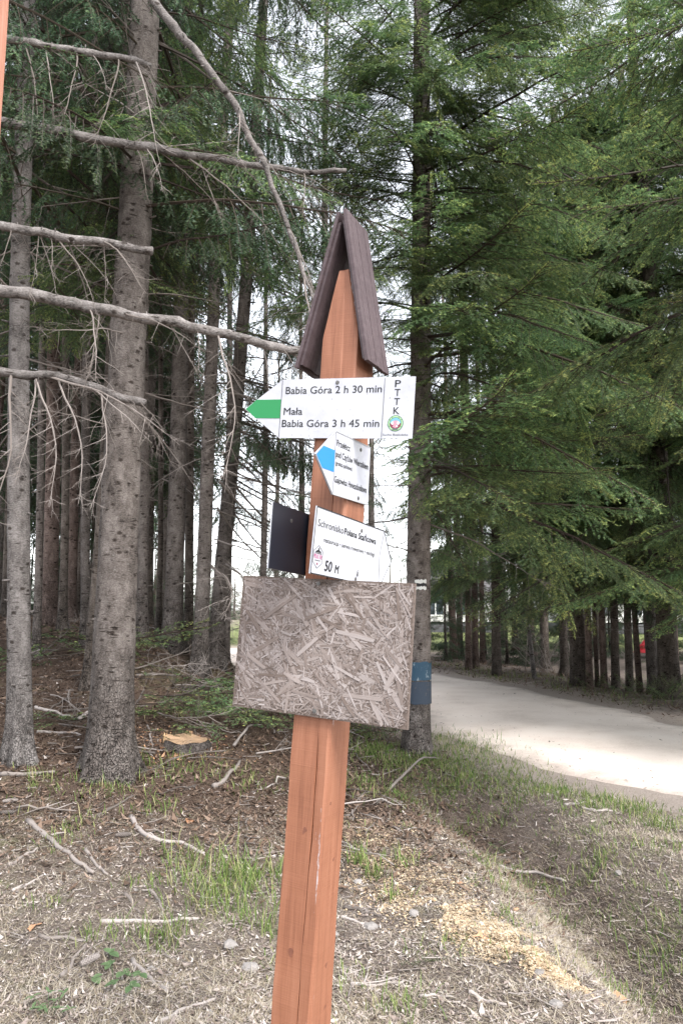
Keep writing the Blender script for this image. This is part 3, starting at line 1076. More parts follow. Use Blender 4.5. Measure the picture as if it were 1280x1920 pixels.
# --- spruce standing left of the view; its dead sawn limbs reach across
LT = (-3.5, 4.9)
root, ax3, ra3 = tree('spruce_tree', 'spruce with long dead pale limbs, some sawn off, reaching across the wood edge', None, (LT[0], LT[1], hz(*LT)), .34, 12, (0, 0), 'bark_grey', 80, 24, knots=20, top=.5,
                      boughs=(5, 11, 22, SPR, 1.0, .8))
lz = hz(*LT)
LIMBS = [
    ([(-330, 30), (15, 75), (130, 93), (285, 122)], 21, 15, True),
    ([(-330, 195), (0, 232), (170, 258), (330, 285), (430, 301), (560, 322), (650, 318)], 27, 11, False),
    ([(-330, 385), (0, 425), (130, 446), (287, 471)], 21, 18, True),
    ([(-330, 520), (0, 545), (150, 572), (330, 606), (450, 634), (545, 655), (600, 668)], 31, 17, False),
    ([(-330, 660), (0, 697), (130, 713), (277, 760)], 21, 19, True),
    ([(-330, -730), (0, -370), (285, 0), (360, 90), (425, 178), (480, 280), (520, 370), (560, 480), (592, 570)], 25, 7, False),
]
for k, (pts, w0, w1, sawn) in enumerate(LIMBS):
    P_ = np.array([at(px, py, 4.9 + (.45 if k != 5 else .2) * (px + 330) / 900 + .12 * math.sin(k * 2.1) * (px + 330) / 600) for px, py in pts]) - np.array([LT[0], LT[1], lz])
    P_[0, :2] = 0
    Q_ = catmull(P_, 10)
    n_ = len(Q_)
    Q_ += np.stack([fbm(np.arange(n_) * .3, np.full(n_, j * 7.3 + k), 3) - .5 for j in range(3)], 1) * .045
    mb = MB()
    R_ = np.linspace(w0, w1, n_) / 2 * 4.4 / FOC * (1 + .16 * (fbm(np.arange(n_) * .35, np.full(n_, 5.5 * k), 3) - .5))
    mb.tube(Q_, R_ * (1 + .05 * np.sin(np.arange(n_) * 2.3 + k)), 12, .05, True, .05)
    rr_ = np.random.default_rng(60 + k)
    for j in range(34):
        i = rr_.integers(n_ // 3, n_ - 1)
        d = nrm(rr_.normal(size=3))
        mb.tube([Q_[i] + d * R_[i] * .7, Q_[i] + d * (R_[i] + rr_.uniform(.006, .03))], [.006, .0035], 5, .02)
    lb = mb.build('limb', M['bark_pale'], root, True)
    if sawn:
        lb['label'] = 'pale dead limb with a sawn-off end'
    for j in range(12):
        i = rr_.integers(n_ // 3, n_ - 1)
        Mx = Matrix.Translation(Q_[i]) @ Matrix.Rotation(rr_.uniform(-1.2, 1.2), 4, 'Z') @ Matrix.Rotation(rr_.uniform(.2, 1.3), 4, 'Y') @ Matrix.Scale(rr_.uniform(.3, .6), 4)
        place('dead_branch', DEADB[rr_.integers(6)], root, Mx)

# ---------------------------------------------------------------- the signpost
PB = np.array([-.1458, 2.224, 0.0])
PLX, PLY, PYAW, PW = .0695, .0007, .4735, .125
pu = np.array([math.cos(PYAW), -math.sin(PYAW), 0])
pv = np.array([math.sin(PYAW), math.cos(PYAW), 0])
pup = nrm([PLX, PLY, 1.0])
pz0 = hz(PB[0], PB[1])


def pctr(z):
    return np.array([PB[0] + PLX * z, PB[1] + PLY * z, z])


def wood_mat(name, stops, grain=(60, 60, 2.2), saw=0.0, wear=None, bumpy=.3, rough=.62):
    m, n, l, b = mat_new(name)
    v = coords(n, l, grain)
    g1 = noise(n, l, v, 1.0, 6, .7, .6)
    g2 = noise(n, l, coords(n, l, (grain[0] * 5, grain[1] * 5, grain[2] * 2)), 1.0, 4, .7)
    blot = noise(n, l, coords(n, l), 4, 4, .6)
    f = math_n(n, l, 'ADD', math_n(n, l, 'MULTIPLY', g1, .5), math_n(n, l, 'ADD', math_n(n, l, 'MULTIPLY', g2, .2), math_n(n, l, 'MULTIPLY', blot, .3)))
    hgt = g2
    if saw:
        s_ = noise(n, l, coords(n, l, (3, 3, 330)), 1.0, 2, .5)
        f = math_n(n, l, 'ADD', f, math_n(n, l, 'MULTIPLY', math_n(n, l, 'SUBTRACT', s_, .5), saw))
        hgt = math_n(n, l, 'ADD', g2, math_n(n, l, 'MULTIPLY', s_, .8))
    r = ramp(n, stops)
    l.new(f, r.inputs[0])
    col = r.outputs[0]
    if wear is not None:
        a = attr(n)       # tint = worn corner of the timber
        w1 = noise(n, l, coords(n, l, (45, 45, 5)), 1.0, 5, .75)
        wr = ramp(n, [(.98, (0, 0, 0)), (1.06, (1, 1, 1))])
        l.new(math_n(n, l, 'ADD', a, math_n(n, l, 'MULTIPLY', w1, .95)), wr.inputs[0])
        col = mixc(n, l, wr.outputs[0], col, wear)
    l.new(col, b.inputs['Base Color'])
    b.inputs['Roughness'].default_value = rough
    bump(n, l, b, hgt, bumpy, .002)
    return m


M['post'] = wood_mat('stained_post_wood', [(.32, (.145, .052, .027)), (.5, (.26, .104, .056)), (.68, (.335, .152, .09))], saw=.10, wear=(.42, .36, .36))
M['roof'] = wood_mat('dark_roof_wood', [(.3, (.036, .023, .026)), (.5, (.068, .046, .050)), (.66, (.105, .077, .082)), (.76, (.26, .21, .21))], grain=(40, 40, 1.6), bumpy=.5)
M['oldpost'] = wood_mat('weathered_red_wood', [(.3, (.25, .10, .06)), (.5, (.44, .20, .135)), (.7, (.58, .33, .25))], bumpy=.5)

M['knot'] = wood_mat('knot_wood', [(.3, (.09, .032, .02)), (.6, (.22, .085, .05))])
post_root = empty('signpost', (PB[0], PB[1], pz0), 'leaning orange-brown wooden signpost with a little dark gabled roof', 'signpost')
qu = nrm(pu - (pu @ pup) * pup)
qv = np.cross(pup, qu)
prM = Matrix(((qu[0], qv[0], pup[0]), (qu[1], qv[1], pup[1]), (qu[2], qv[2], pup[2])))
PM = Matrix.Translation(Vector((0, 0, -pz0))) @ prM.to_4x4()      # local frame of the timber (x along the broad face, y away, z along the post)

h = PW / 2
ch = .005
sec = [(-h + ch, -h), (.018, -h), (.0196, -h + .012), (.0212, -h), (h - ch * 1.4, -h), (h, -h + ch), (h, h - ch), (h - ch, h), (-h + ch, h), (-h, h - ch), (-h, -h + .009)]
wearv = [.0, .10, .0, .26, .45, .44, .05, 0, 0, 0, .15]
zs = list(np.linspace(-.45, 2.42, 60)) + list(np.linspace(2.44, 2.64, 8))
V, A_ = [], []
ns = len(sec)
for k, z in enumerate(zs):
    f = 1.0 if z < 2.43 else 1 - .72 * (z - 2.43) / .21
    for i, (x, y) in enumerate(sec):
        wob = .0009 * math.sin(z * 9 + i * 1.7) + .0006 * math.sin(z * 31 + i)
        gx_ = x + (.006 * math.sin(z * 1.9) + .002 * math.sin(z * 7)) * (1 if i in (1, 2, 3) else 0)
        yy = y if not (i == 2 and z > 2.1) else -h
        V.append([(gx_ + wob) * f, yy + wob, z])
        A_.append(wearv[i] * (.55 + .8 * float(vnoise(z * 3.1, i * 5.5))))
T = []
for k in range(len(zs) - 1):
    for i in range(ns):
        j = (i + 1) % ns
        a, b2 = k * ns + i, k * ns + j
        T += [[a, b2, b2 + ns], [a, b2 + ns, a + ns]]
top0 = (len(zs) - 1) * ns
for i in range(1, ns - 1):
    T.append([top0, top0 + i, top0 + i + 1])
mb = MB()
mb.add(V, T, np.array(A_))
po = mb.build('post', M['post'], post_root)
po.matrix_local = PM

# knots in the timber
for face_, px_, pz_ in (('r', .012, .90), ('r', .010, .62), ('r', -.03, 1.06), ('l', -.012, .66), ('l', .005, .98), ('r', .02, .5)):
    mb = MB()
    a = np.linspace(0, 2 * np.pi, 14, endpoint=False)
    rr = (.007 + .003 * math.sin(pz_ * 40)) * (1 + .12 * np.sin(a * 3 + pz_ * 9))
    pl = np.c_[rr * np.cos(a) * .8, rr * np.sin(a) * 1.25]
    mb.prism(pl, -.002, .0006, .0)
    ko = mb.build('knot', M['knot'], post_root)
    Rk = Matrix(((1, 0, 0), (0, 0, -1), (0, 1, 0))).to_4x4() if face_ == 'l' else Matrix(((0, 0, 1), (1, 0, 0), (0, 1, 0))).to_4x4()
    ko.matrix_local = PM @ Matrix.Translation((px_, -h, pz_) if face_ == 'l' else (h, px_, pz_)) @ Rk

# roof: two steep slopes, each an outer board over an inner board
rz0 = 2.3 * math.sqrt(1 + PLX ** 2)
apex, drop, half = .528, .495, .122
slen = math.hypot(drop, half)
sl = math.atan2(half, drop)
for side in (1, -1):
    half = .122 if side == 1 else .098
    slen = math.hypot(drop, half)
    sl = math.atan2(half, drop)
    for lay, (t0, t1, y0, y1, s0, s1) in enumerate(((.0, .011, -.080, .076, 0, slen), (-.010, -.0005, -.071, .068, .03, slen - .012))):
        mb = MB()
        ys_ = y0 + (y1 - y0) * np.array([0, .16, .27, .42, .5, .66, .78, .88, 1.0])
        for q in range(8):          # grooved matchboard: eight tongues with fine gaps
            ya, yb = ys_[q] + (.0003 if q else 0), ys_[q + 1] - (.0003 if q < 7 else 0)
            dz = .0006 * math.sin(q * 2.3 + lay)
            e0 = .0015 * math.sin(q * 1.3 + side)
            mb.box(((s0 + s1) / 2 + e0 / 2, (ya + yb) / 2, (t0 + t1) / 2 + dz), (s1 - s0 + e0, yb - ya, t1 - t0), .3 + .05 * q)
        o = mb.build('roof_board', M['roof'], post_root)
        # local x runs down the slope, z outwards
        dn = np.array([side * math.sin(sl), 0, -math.cos(sl)])
        out = np.array([side * math.cos(sl), 0, math.sin(sl)])
        yv = np.cross(out, dn)
        Rm = Matrix(((dn[0], yv[0], out[0]), (dn[1], yv[1], out[1]), (dn[2], yv[2], out[2]))).to_4x4()
        ap = np.array([-.011 - (.0 if side == 1 else .0125), 0, rz0 + apex - (.004 if side == -1 else 0)])
        o.matrix_local = PM @ Matrix.Translation(Vector(ap)) @ Matrix.Rotation(.0233, 4, 'Y') @ Rm
cr_b = MB()
cr_b.box((0, 0, 0), (.07, .03, .02))

# ---- signs. local frame of a sign: x along it, y up, z out of its face
M['sign_white'] = None
m, n, l, b = mat_new('sign_white')
v = coords(n, l)
dirt = noise(n, l, v, 9, 4, .6)
spk = noise(n, l, coords(n, l, (1, .4, 1)), 160, 2, .5)
sp = ramp(n, [(.645, (1, 1, 1)), (.70, (.55, .52, .52))])
l.new(math_n(n, l, 'ADD', math_n(n, l, 'MULTIPLY', spk, .8), math_n(n, l, 'MULTIPLY', dirt, .22)), sp.inputs[0])
dr = ramp(n, [(.35, (.41, .415, .465)), (.6, (.49, .50, .535))])
l.new(dirt, dr.inputs[0])
l.new(mixc(n, l, 1.0, dr.outputs[0], sp.outputs[0], 'MULTIPLY'), b.inputs['Base Color'])
b.inputs['Roughness'].default_value = .35
M['sign_white'] = m
M['sign_back'] = plain('sign_back', (.012, .014, .022), .45)
M['sign_edge'] = plain('sign_edge', (.55, .55, .58), .5)
M['ink'] = plain('ink', (.012, .012, .014), .5)
M['ink_grey'] = plain('ink_grey', (.07, .07, .07), .5)
M['edge_shade_grey'] = plain('edge_shade_grey', (.34, .35, .35), .5)
M['line'] = plain('line_grey', (.10, .10, .11), .5)
M['green_film'] = plain('green_film', (.008, .21, .06), .4)
M['blue_film'] = plain('blue_film', (.012, .19, .60), .4)
M['steel'] = plain('steel', (.16, .155, .15), .5, .6)
M['em_green'] = plain('emblem_green', (.012, .09, .04), .5)
M['em_pale'] = plain('emblem_pale_green', (.30, .48, .26), .5)
M['em_sky'] = plain('emblem_sky', (.14, .36, .46), .5)
M['em_dark'] = plain('emblem_dark', (.05, .045, .055), .5)
M['em_pink'] = plain('emblem_pink', (.52, .24, .30), .5)
M['em_red'] = plain('emblem_maroon', (.20, .03, .06), .5)
M['em_white'] = plain('emblem_white', (.8, .8, .8), .5)


def frame(face, s, z, dyaw, roll, pitch, H, off):
    base = PYAW if face == 'L' else PYAW - math.pi / 2
    nf = np.array([-math.sin(base), -math.cos(base), 0])
    Cc = pctr(z) + nf * (PW / 2 + off)
    ya = base + dyaw
    u0 = np.array([math.cos(ya), -math.sin(ya), 0])
    nn = np.array([-math.sin(ya), -math.cos(ya), 0])
    v0 = np.array([0, 0, 1.0]) * math.cos(pitch) + nn * math.sin(pitch)
    u = u0 * math.cos(roll) + v0 * math.sin(roll)
    v_ = -u0 * math.sin(roll) + v0 * math.cos(roll)
    w = np.cross(u, v_)
    o = Cc - s * u - .5 * H * v_
    return Matrix(((u[0], v_[0], w[0], o[0]), (u[1], v_[1], w[1], o[1]), (u[2], v_[2], w[2], o[2]), (0, 0, 0, 1)))


def sheet(name, mat, poly, z, parent, th=.0004):
    mb = MB()
    mb.prism(poly, z, z + th)
    return mb.build(name, mat, parent)


def strip(name, mat, a, b_, w, z, parent):
    a, b_ = np.array(a), np.array(b_)
    d = nrm(b_ - a)
    p = np.array([-d[1], d[0]]) * w / 2
    return sheet(name, mat, [a - p, b_ - p, b_ + p, a + p], z, parent)


def text(s, x0, x1, base, cap, z, mat, parent, bold=0.0, shear=0.0, name='lettering'):
    cu = bpy.data.curves.new('t', 'FONT')
    cu.body = s
    cu.size = 1.0
    cu.shear = shear
    cu.resolution_u = 3
    o = bpy.data.objects.new('t', cu)
    C.objects.link(o)
    dg = bpy.context.evaluated_depsgraph_get()
    me = bpy.data.meshes.new_from_object(o.evaluated_get(dg))
    bpy.data.objects.remove(o)
    bpy.data.curves.remove(cu)
    me.calc_loop_triangles()
    co = np.zeros(len(me.vertices) * 3, np.float32)
    me.vertices.foreach_get('co', co)
    co = co.reshape(-1, 3).astype(float)
    tri = np.zeros(len(me.loop_triangles) * 3, np.int32)
    me.loop_triangles.foreach_get('vertices', tri)
    bpy.data.meshes.remove(me)
    mnx, mxx = co[:, 0].min(), co[:, 0].max()
    co[:, 0] = x0 + (co[:, 0] - mnx) / (mxx - mnx) * (x1 - x0)
    co[:, 1] = base + co[:, 1] * (cap / .7)
    mb = MB()
    for q, (dx, dy) in enumerate(((0, 0), (1, 0), (-1, 0), (0, 1), (0, -1)) if bold else ((0, 0),)):
        c2 = co.copy()
        c2[:, 0] += dx * bold * cap
        c2[:, 1] += dy * bold * cap * .7
        c2[:, 2] = z + q * .00005
        mb.add(c2, tri)
    return mb.build(name, mat, parent)


def screw(x, y, z, parent):
    mb = MB()
    a = np.linspace(0, 2 * np.pi, 10, endpoint=False)
    mb.prism(np.c_[x + .0062 * np.cos(a), y + .0062 * np.sin(a)], z - .0002, z + .0012)
    mb.prism(np.c_[x + .0034 * np.cos(a), y + .0034 * np.sin(a)], z + .0012, z + .0026)
    mb.box((x, y, z + .0027), (.0058, .0012, .0006))
    return mb.build('screw', M['steel'], parent)


def disc(name, mat, x, y, r, z, parent, a0=0, a1=2 * math.pi, n_=36, rin=None):
    mb = MB()
    a = np.linspace(a0, a1, n_)
    if rin is None:
        V = np.c_[x + r * np.cos(a), y + r * np.sin(a), np.full(n_, z)]
        mb.add(np.vstack([[x, y, z], V]), [[0, k + 1, k + 2] for k in range(n_ - 1)])
    else:
        V = np.vstack([np.c_[x + r * np.cos(a), y + r * np.sin(a), np.full(n_, z)], np.c_[x + rin * np.cos(a), y + rin * np.sin(a), np.full(n_, z)]])
        T = []
        for k in range(n_ - 1):
            T += [[k, k + 1, n_ + k + 1], [k, n_ + k + 1, n_ + k]]
        mb.add(V, T)
    return mb.build(name, mat, parent)


TH = .004


def plate(name, label, poly, Mx, mat=None):
    mb = MB()
    mb.prism(poly, -TH, 0)
    o = mb.build(name, mat or M['sign_white'])
    o.matrix_world = Mx
    tag(o, label, 'sign', 'signs on the post')
    bk = sheet('backing', M['sign_back'], poly, -TH - .0011, o, .001)
    return o


# 1 white arrow with green stripe, pointing left
W, H = .5447, .1805
off1 = .02
o = plate('trail_sign', 'white trail arrow with a green stripe reading Babia Góra 2 h 30 min', [(0, H / 2), (.228 * W, 0), (W, 0), (W, H), (.228 * W, H)], frame('L', .2899, 2.1923, -.113, -.0861, .0471, H, off1))
z = .0006
sheet('green_stripe', M['green_film'], [(.004, H * .5), (.073 * W, .34 * H), (.226 * W, .335 * H), (.226 * W, .66 * H), (.073 * W, .66 * H)], z, o)
strip('line', M['line'], (.228 * W, .003), (.228 * W, H - .003), .0016, z, o)
strip('line', M['line'], (.832 * W, .003), (.832 * W, H - .003), .0016, z, o)
text('Babia Góra 2 h 30 min', .252 * W, .818 * W, .752 * H, .0222, z, M['ink'], o, bold=.014)
text('Mała', .248 * W, .362 * W, .395 * H, .0222, z, M['ink'], o, bold=.014)
text('Babia Góra 3 h 45 min', .242 * W, .815 * W, .188 * H, .0222, z, M['ink'], o, bold=.014)
for c_, b2 in zip('PTTK', (.835, .69, .542, .395)):
    wd = .0175 if c_ in 'PK' else .0165
    text(c_, .906 * W - wd / 2, .906 * W + wd / 2, b2 * H, .0205, z, M['ink'], o, bold=.012)
text('Sucha Beskidzka', .838 * W, .978 * W, .045 * H, .0062, z, M['ink'], o)
ex, ey, er = .905 * W, .245 * H, .0235
disc('emblem_ring', M['em_green'], ex, ey, er, z, o)
disc('emblem_band', M['em_pale'], ex, ey, er * .93, z + .0002, o, rin=er * .75)
disc('emblem_field', M['em_sky'], ex, ey, er * .70, z + .0003, o)
disc('emblem_ground', M['em_red'], ex, ey, er * .70, z + .0004, o, math.pi, 2 * math.pi)
sheet('emblem_mountain', M['em_dark'], [(ex - er * .69, ey - er * .05), (ex + er * .69, ey - er * .05), (ex + er * .4, ey + er * .18), (ex, ey + er * .36), (ex - er * .4, ey + er * .16)], z + .0004, o, .0002)
for k, (dx, dy, rr) in enumerate(((-.36, .02, .19), (-.12, .14, .2), (.14, .14, .2), (.36, .02, .19), (0, -.08, .26), (-.2, -.38, .13), (.2, -.36, .13), (0, -.45, .15), (.02, -.25, .16))):
    disc('emblem_flower', M['em_pink'] if k % 3 else M['em_white'], ex + dx * er, ey + dy * er, rr * er, z + .0007 + k * .00003, o, n_=14)
sheet('emblem_base', M['line'], [(ex - er * .4, ey - er * .8), (ex + er * .4, ey - er * .8), (ex + er * .3, ey - er * .62), (ex - er * .3, ey - er * .62)], z + .0011, o, .0001)
for a in (-.5, .55, 1.05, 2.1, 2.6, 3.6):
    strip('emblem_tick', M['em_green'], (ex + er * .76 * math.cos(a), ey + er * .76 * math.sin(a)), (ex + er * .92 * math.cos(a), ey + er * .92 * math.sin(a)), .0011, z + .0005, o)
screw(.56 * W, .93 * H, 0, o)
screw(.575 * W, .055 * H, 0, o)
# batten between the arrow and the post face
mb = MB()
mb.box((.2899 + .012, H / 2, -TH - .001 - .008), (.085, .12, .0165))
mb.build('batten', M['post'], o)

# 2 white arrow with blue stripe
W, H = .342, .1816
o = plate('trail_sign', 'white trail arrow with a blue stripe reading Przełęcz pod Czyżów Wierszkiem', [(0, H * .52), (.322 * W, 0), (W, 0), (W, H), (.322 * W, H)], frame('R', .279, 2.0038, -.0007, -.0101, .056, H, .0085))
sheet('blue_stripe', M['blue_film'], [(.006, H * .52), (.11 * W, .35 * H), (.319 * W, .35 * H), (.319 * W, .69 * H), (.122 * W, .69 * H)], z, o)
strip('line', M['line'], (.322 * W, .002), (.322 * W, H - .002), .0013, z, o)
text('Przełęcz', .345 * W, .59 * W, .775 * H, .0185, z, M['ink'], o, bold=.022)
text('pod Czyżów Wierszkiem', .340 * W, .965 * W, .60 * H, .0185, z, M['ink'], o, bold=.03)
text('(granica państwa)', .340 * W, .65 * W, .475 * H, .0125, z, M['ink'], o, bold=.02)
text('Gajówka Hviezdosława', .335 * W, .955 * W, .20 * H, .0185, z, M['ink'], o, bold=.03)
for a, b2 in (((.003, .52), (.322, .994)), ((.322, .994), (.997, .994)), ((.003, .52), (.322, .006)), ((.322, .006), (.997, .006))):  # edge shading of the plate, painted as thin grey lines
    strip('edge_shade', M['edge_shade_grey'], (a[0] * W, a[1] * H), (b2[0] * W, b2[1] * H), .0022, z + .0003, o)
screw(.80 * W, .88 * H, 0, o)
screw(.80 * W, .07 * H, 0, o)

# 3 white arrow pointing right
W, H = .5044, .1828
o = plate('lodge_sign', 'white arrow board reading Schronisko Polana Stańcowa with a 50 M note', [(0, 0), (.85 * W, 0), (W, H * .5), (.85 * W, H), (0, H)], frame('R', .2509, 1.766, .0231, -.0652, .0761, H, .0125))
text('Schronisko', .028 * W, .318 * W, .715 * H, .0195, z, M['ink_grey'], o, bold=.025)
text('Polana Stańcowa', .330 * W, .745 * W, .715 * H, .0185, z, M['ink'], o, bold=.05)
text('restauracja • serwis rowerowy • noclegi', .105 * W, .738 * W, .505 * H, .0125, z, M['ink_grey'], o, bold=.025)
text('50', .145 * W, .225 * W, .085 * H, .029, z, M['ink'], o, .045, .1)
text('M', .262 * W, .305 * W, .085 * H, .023, z, M['ink'], o, .045, .05)
for a, b2 in (((.85, .99), (.812, .55)), ((.812, .55), (.835, .02))):
    strip('line', M['line'], (a[0] * W, a[1] * H), (b2[0] * W, b2[1] * H), .0014, z, o)
# dark outline painted in for the shading along the plate's edges
for a, b2 in (((.002, .008), (.002, .992)), ((.002, .992), (.85, .992)), ((.002, .008), (.85, .008)), ((.85, .992), (.994, .5)), ((.85, .008), (.994, .5))):
    strip('edge_shade', M['ink'], (a[0] * W, a[1] * H), (b2[0] * W, b2[1] * H), .0028, z + .0003, o)
# hexagonal badge
hx, hy, hw, hh = .062 * W, .265 * H, .024, .031
hexp = [(hx, hy - hh), (hx + hw, hy - hh * .5), (hx + hw, hy + hh * .5), (hx, hy + hh), (hx - hw, hy + hh * .5), (hx - hw, hy - hh * .5)]
for k in range(6):
    strip('badge_outline', M['ink_grey'], hexp[k], hexp[(k + 1) % 6], .0013, z, o)
sheet('badge_hill', M['ink'], [(hx - hw * .72, hy + hh * .38), (hx + hw * .72, hy + hh * .38), (hx + hw * .5, hy + hh * .5), (hx, hy + hh * .62), (hx - hw * .4, hy + hh * .52)], z, o)
sheet('badge_tower', M['ink'], [(hx - hw * .12, hy + hh * .55), (hx + hw * .16, hy + hh * .55), (hx + hw * .1, hy + hh * .78), (hx - hw * .02, hy + hh * .82)], z + .0005, o)
M['em_mag'] = plain('badge_magenta', (.42, .10, .22), .5)
text('PIUS XII', hx - hw * .85, hx + hw * .85, hy - .0050, .0115, z, M['em_mag'], o, bold=.03)
strip('badge_rule', M['ink_grey'], (hx - hw * .75, hy + hh * .30), (hx + hw * .75, hy + hh * .30), .0016, z, o)
strip('badge_rule', M['ink_grey'], (hx - hw * .6, hy - hh * .32), (hx + hw * .6, hy - hh * .32), .0016, z, o)
disc('badge_dot', M['em_red'], hx, hy - hh * .62, .0034, z, o, n_=12)
# walker pictogram
wx, wy = .535 * W, .14 * H
disc('walker', M['ink'], wx + .0012, wy + .0125, .0019, z, o, n_=10)
for k, (a, b2) in enumerate((((0, .0105), (-.0005, .003)), ((-.0005, .003), (-.0035, -.0065)), ((-.0005, .003), (.003, -.006)), ((0, .009), (.004, .004)), ((.005, .006), (.004, -.006)))):
    strip('walker', M['ink'], (wx + a[0], wy + a[1]), (wx + b2[0], wy + b2[1]), .0018 if k < 3 else .001, z + k * .0001, o)
screw(.54 * W, .86 * H, 0, o)
screw(.52 * W, .06 * H, 0, o)

# 4 dark back of a sign fixed on the far side of the post
W, H = .45, .1842
Mx = frame('R', .2496, 1.7859, -.0089, -.0594, .0355, H, -.1325)
mb = MB()
mb.prism([(0, 0), (W, 0), (W, H), (0, H)], -.0005, .0030)
o = mb.build('trail_sign', M['sign_back'])
o.matrix_world = Mx
tag(o, 'black reverse side of a sign sticking out behind the post', 'sign', 'signs on the post')
sheet('face', M['sign_white'], [(-.001, -.0005), (W, -.0005), (W, H + .0005), (-.001, H + .0005)], -.0036, o, .003)
screw(.10, .80 * H, .0030, o)

# 5 bare OSB board: every large strand its own piece
W, H = .5553, .3898
Mx = frame('L', .261, 1.4893, -.03, -.058, -.037, H, .0145)


def strand_mat(name, use_obj):
    m, n, l, b = mat_new(name)
    v = coords(n, l, (12, 260, 60)) if use_obj else coords(n, l, (160, 160, 60))
    g1 = noise(n, l, v, 1.0, 4, .65)
    pick = math_n(n, l, 'ADD', math_n(n, l, 'MULTIPLY', obj_rand(n), .7), .18) if use_obj else attr(n)
    f = math_n(n, l, 'ADD', math_n(n, l, 'MULTIPLY', pick, .7), math_n(n, l, 'MULTIPLY', g1, .5))
    r = ramp(n, [(.16, (.035, .024, .019)), (.38, (.135, .102, .086)), (.62, (.235, .195, .178)), (.95, (.35, .31, .30))])
    l.new(f, r.inputs[0])
    l.new(r.outputs[0], b.inputs['Base Color'])
    b.inputs['Roughness'].default_value = .8
    bump(n, l, b, g1, .5, .001)
    return m


M['strand'] = strand_mat('weathered_strand', True)
M['strand2'] = strand_mat('weathered_strand_small', False)
mb = MB()
mb.box((W / 2, H / 2, -.006), (W, H, .012), .15)
board = mb.build('particle_board', M['strand2'])
board.matrix_world = Mx
tag(board, 'weathered grey strand board nailed across the post below the signs', 'board')
rs_ = np.random.default_rng(77)


def strand_ok(x, y, a, L_, w_):
    ex_ = abs(math.cos(a)) * L_ / 2 + abs(math.sin(a)) * w_ / 2
    ey_ = abs(math.sin(a)) * L_ / 2 + abs(math.cos(a)) * w_ / 2
    return ex_ < x < W - ex_ and ey_ < y < H - ey_


mb = MB()
cnt = 0
while cnt < 5200:
    x, y, a = rs_.uniform(0, W), rs_.uniform(0, H), rs_.normal(.6, 1.0) * rs_.choice([-1, 1])
    L_, w_ = rs_.uniform(.015, .085), rs_.uniform(.0010, .0045)
    if strand_ok(x, y, a, L_, w_):
        R3 = np.array(Matrix.Rotation(a, 3, 'Z') @ Matrix.Rotation(rs_.normal() * .03, 3, 'Y') @ Matrix.Rotation(rs_.normal() * .12, 3, 'X'))
        mb.box((x, y, rs_.uniform(0, .0022)), (L_, w_, .0007), np.clip(rs_.beta(2, 2.2), 0, 1), R3)
        cnt += 1
o = mb.build('strand_filling', M['strand2'], board)
o['kind'] = 'stuff'
SM = []
for k in range(10):
    mb = MB()
    n_ = 5
    L_, w_ = [.13, .11, .10, .09, .08, .12, .07, .06, .09, .10][k], [.012, .016, .010, .008, .018, .007, .011, .006, .013, .009][k]
    pl = []
    for j in range(n_):
        pl.append((-L_ / 2 + L_ * j / (n_ - 1) + rs_.normal() * .001, -w_ / 2 * (1 - .35 * (j in (0, n_ - 1)) * rs_.random())))
    for j in range(n_):
        pl.append((L_ / 2 - L_ * j / (n_ - 1) + rs_.normal() * .001, w_ / 2 * (1 - .35 * (j in (0, n_ - 1)) * rs_.random())))
    mb.prism(pl, 0, .0008, .5)
    SM.append((mb.mesh('wood_strand', M['strand']), L_, w_))
cnt = 0
while cnt < 295:
    me, L_, w_ = SM[rs_.integers(10)]
    s_ = rs_.uniform(.4, .95)
    x, y = rs_.uniform(0, W), rs_.uniform(0, H)
    a = rs_.normal(-.75, .5) if rs_.random() < .62 else rs_.uniform(0, math.pi)
    if strand_ok(x, y, a, L_ * s_, w_ * s_):
        place('wood_strand', me, board, Matrix.Translation((x, y, .0016 + .0016 * rs_.random())) @ Matrix.Rotation(a, 4, 'Z') @ Matrix.Rotation(rs_.normal() * .008, 4, 'Y') @ Matrix.Rotation(rs_.normal() * .05, 4, 'X') @ Matrix.Scale(s_, 4))
        cnt += 1
screw(.47 * W, .965 * H, .0035, board)
screw(.50 * W, .045 * H, .0035, board)

# ---- weathered post close by on the left
mb = MB()
zz = np.linspace(-.3, 3.9, 40)
V = []
for z_ in zz:
    for i, (x, y) in enumerate(((-.06, -.06), (.056, -.06), (.06, -.056), (.06, .06), (-.06, .06))):
        V.append([x + .0012 * math.sin(z_ * 7 + i), y + .0012 * math.sin(z_ * 5 + i * 2), z_])
T = []
for k in range(39):
    for i in range(5):
        a, b2 = k * 5 + i, k * 5 + (i + 1) % 5
        T += [[a, b2, b2 + 5], [a, b2 + 5, a + 5]]
T += [[195, 196, 197], [195, 197, 198], [195, 198, 199]]
mb.add(V, T, .2)
op = mb.build('wooden_post', M['oldpost'])
op.location = (-1.11, 2.05, hz(-1.11, 2.05))
tag(op, 'tall reddish wooden post with open grain, in front of the wood beside the dead limbs', 'post')

# ---------------------------------------------------------------- forest floor: litter, grass, sticks, stones
rg = np.random.default_rng(99)


def sample_ground(n, y0, y1, xl, xr_, power=1.0):
    """world points, thinning with distance"""
    t = rg.random(n)
    y = y0 * (y1 / y0) ** t if power == 1 else y0 + (y1 - y0) * t
    x = rg.uniform(-1, 1, n)
    x = np.where(x < 0, x * (xl[0] + xl[1] * y), x * (xr_[0] + xr_[1] * y))
    return x, y


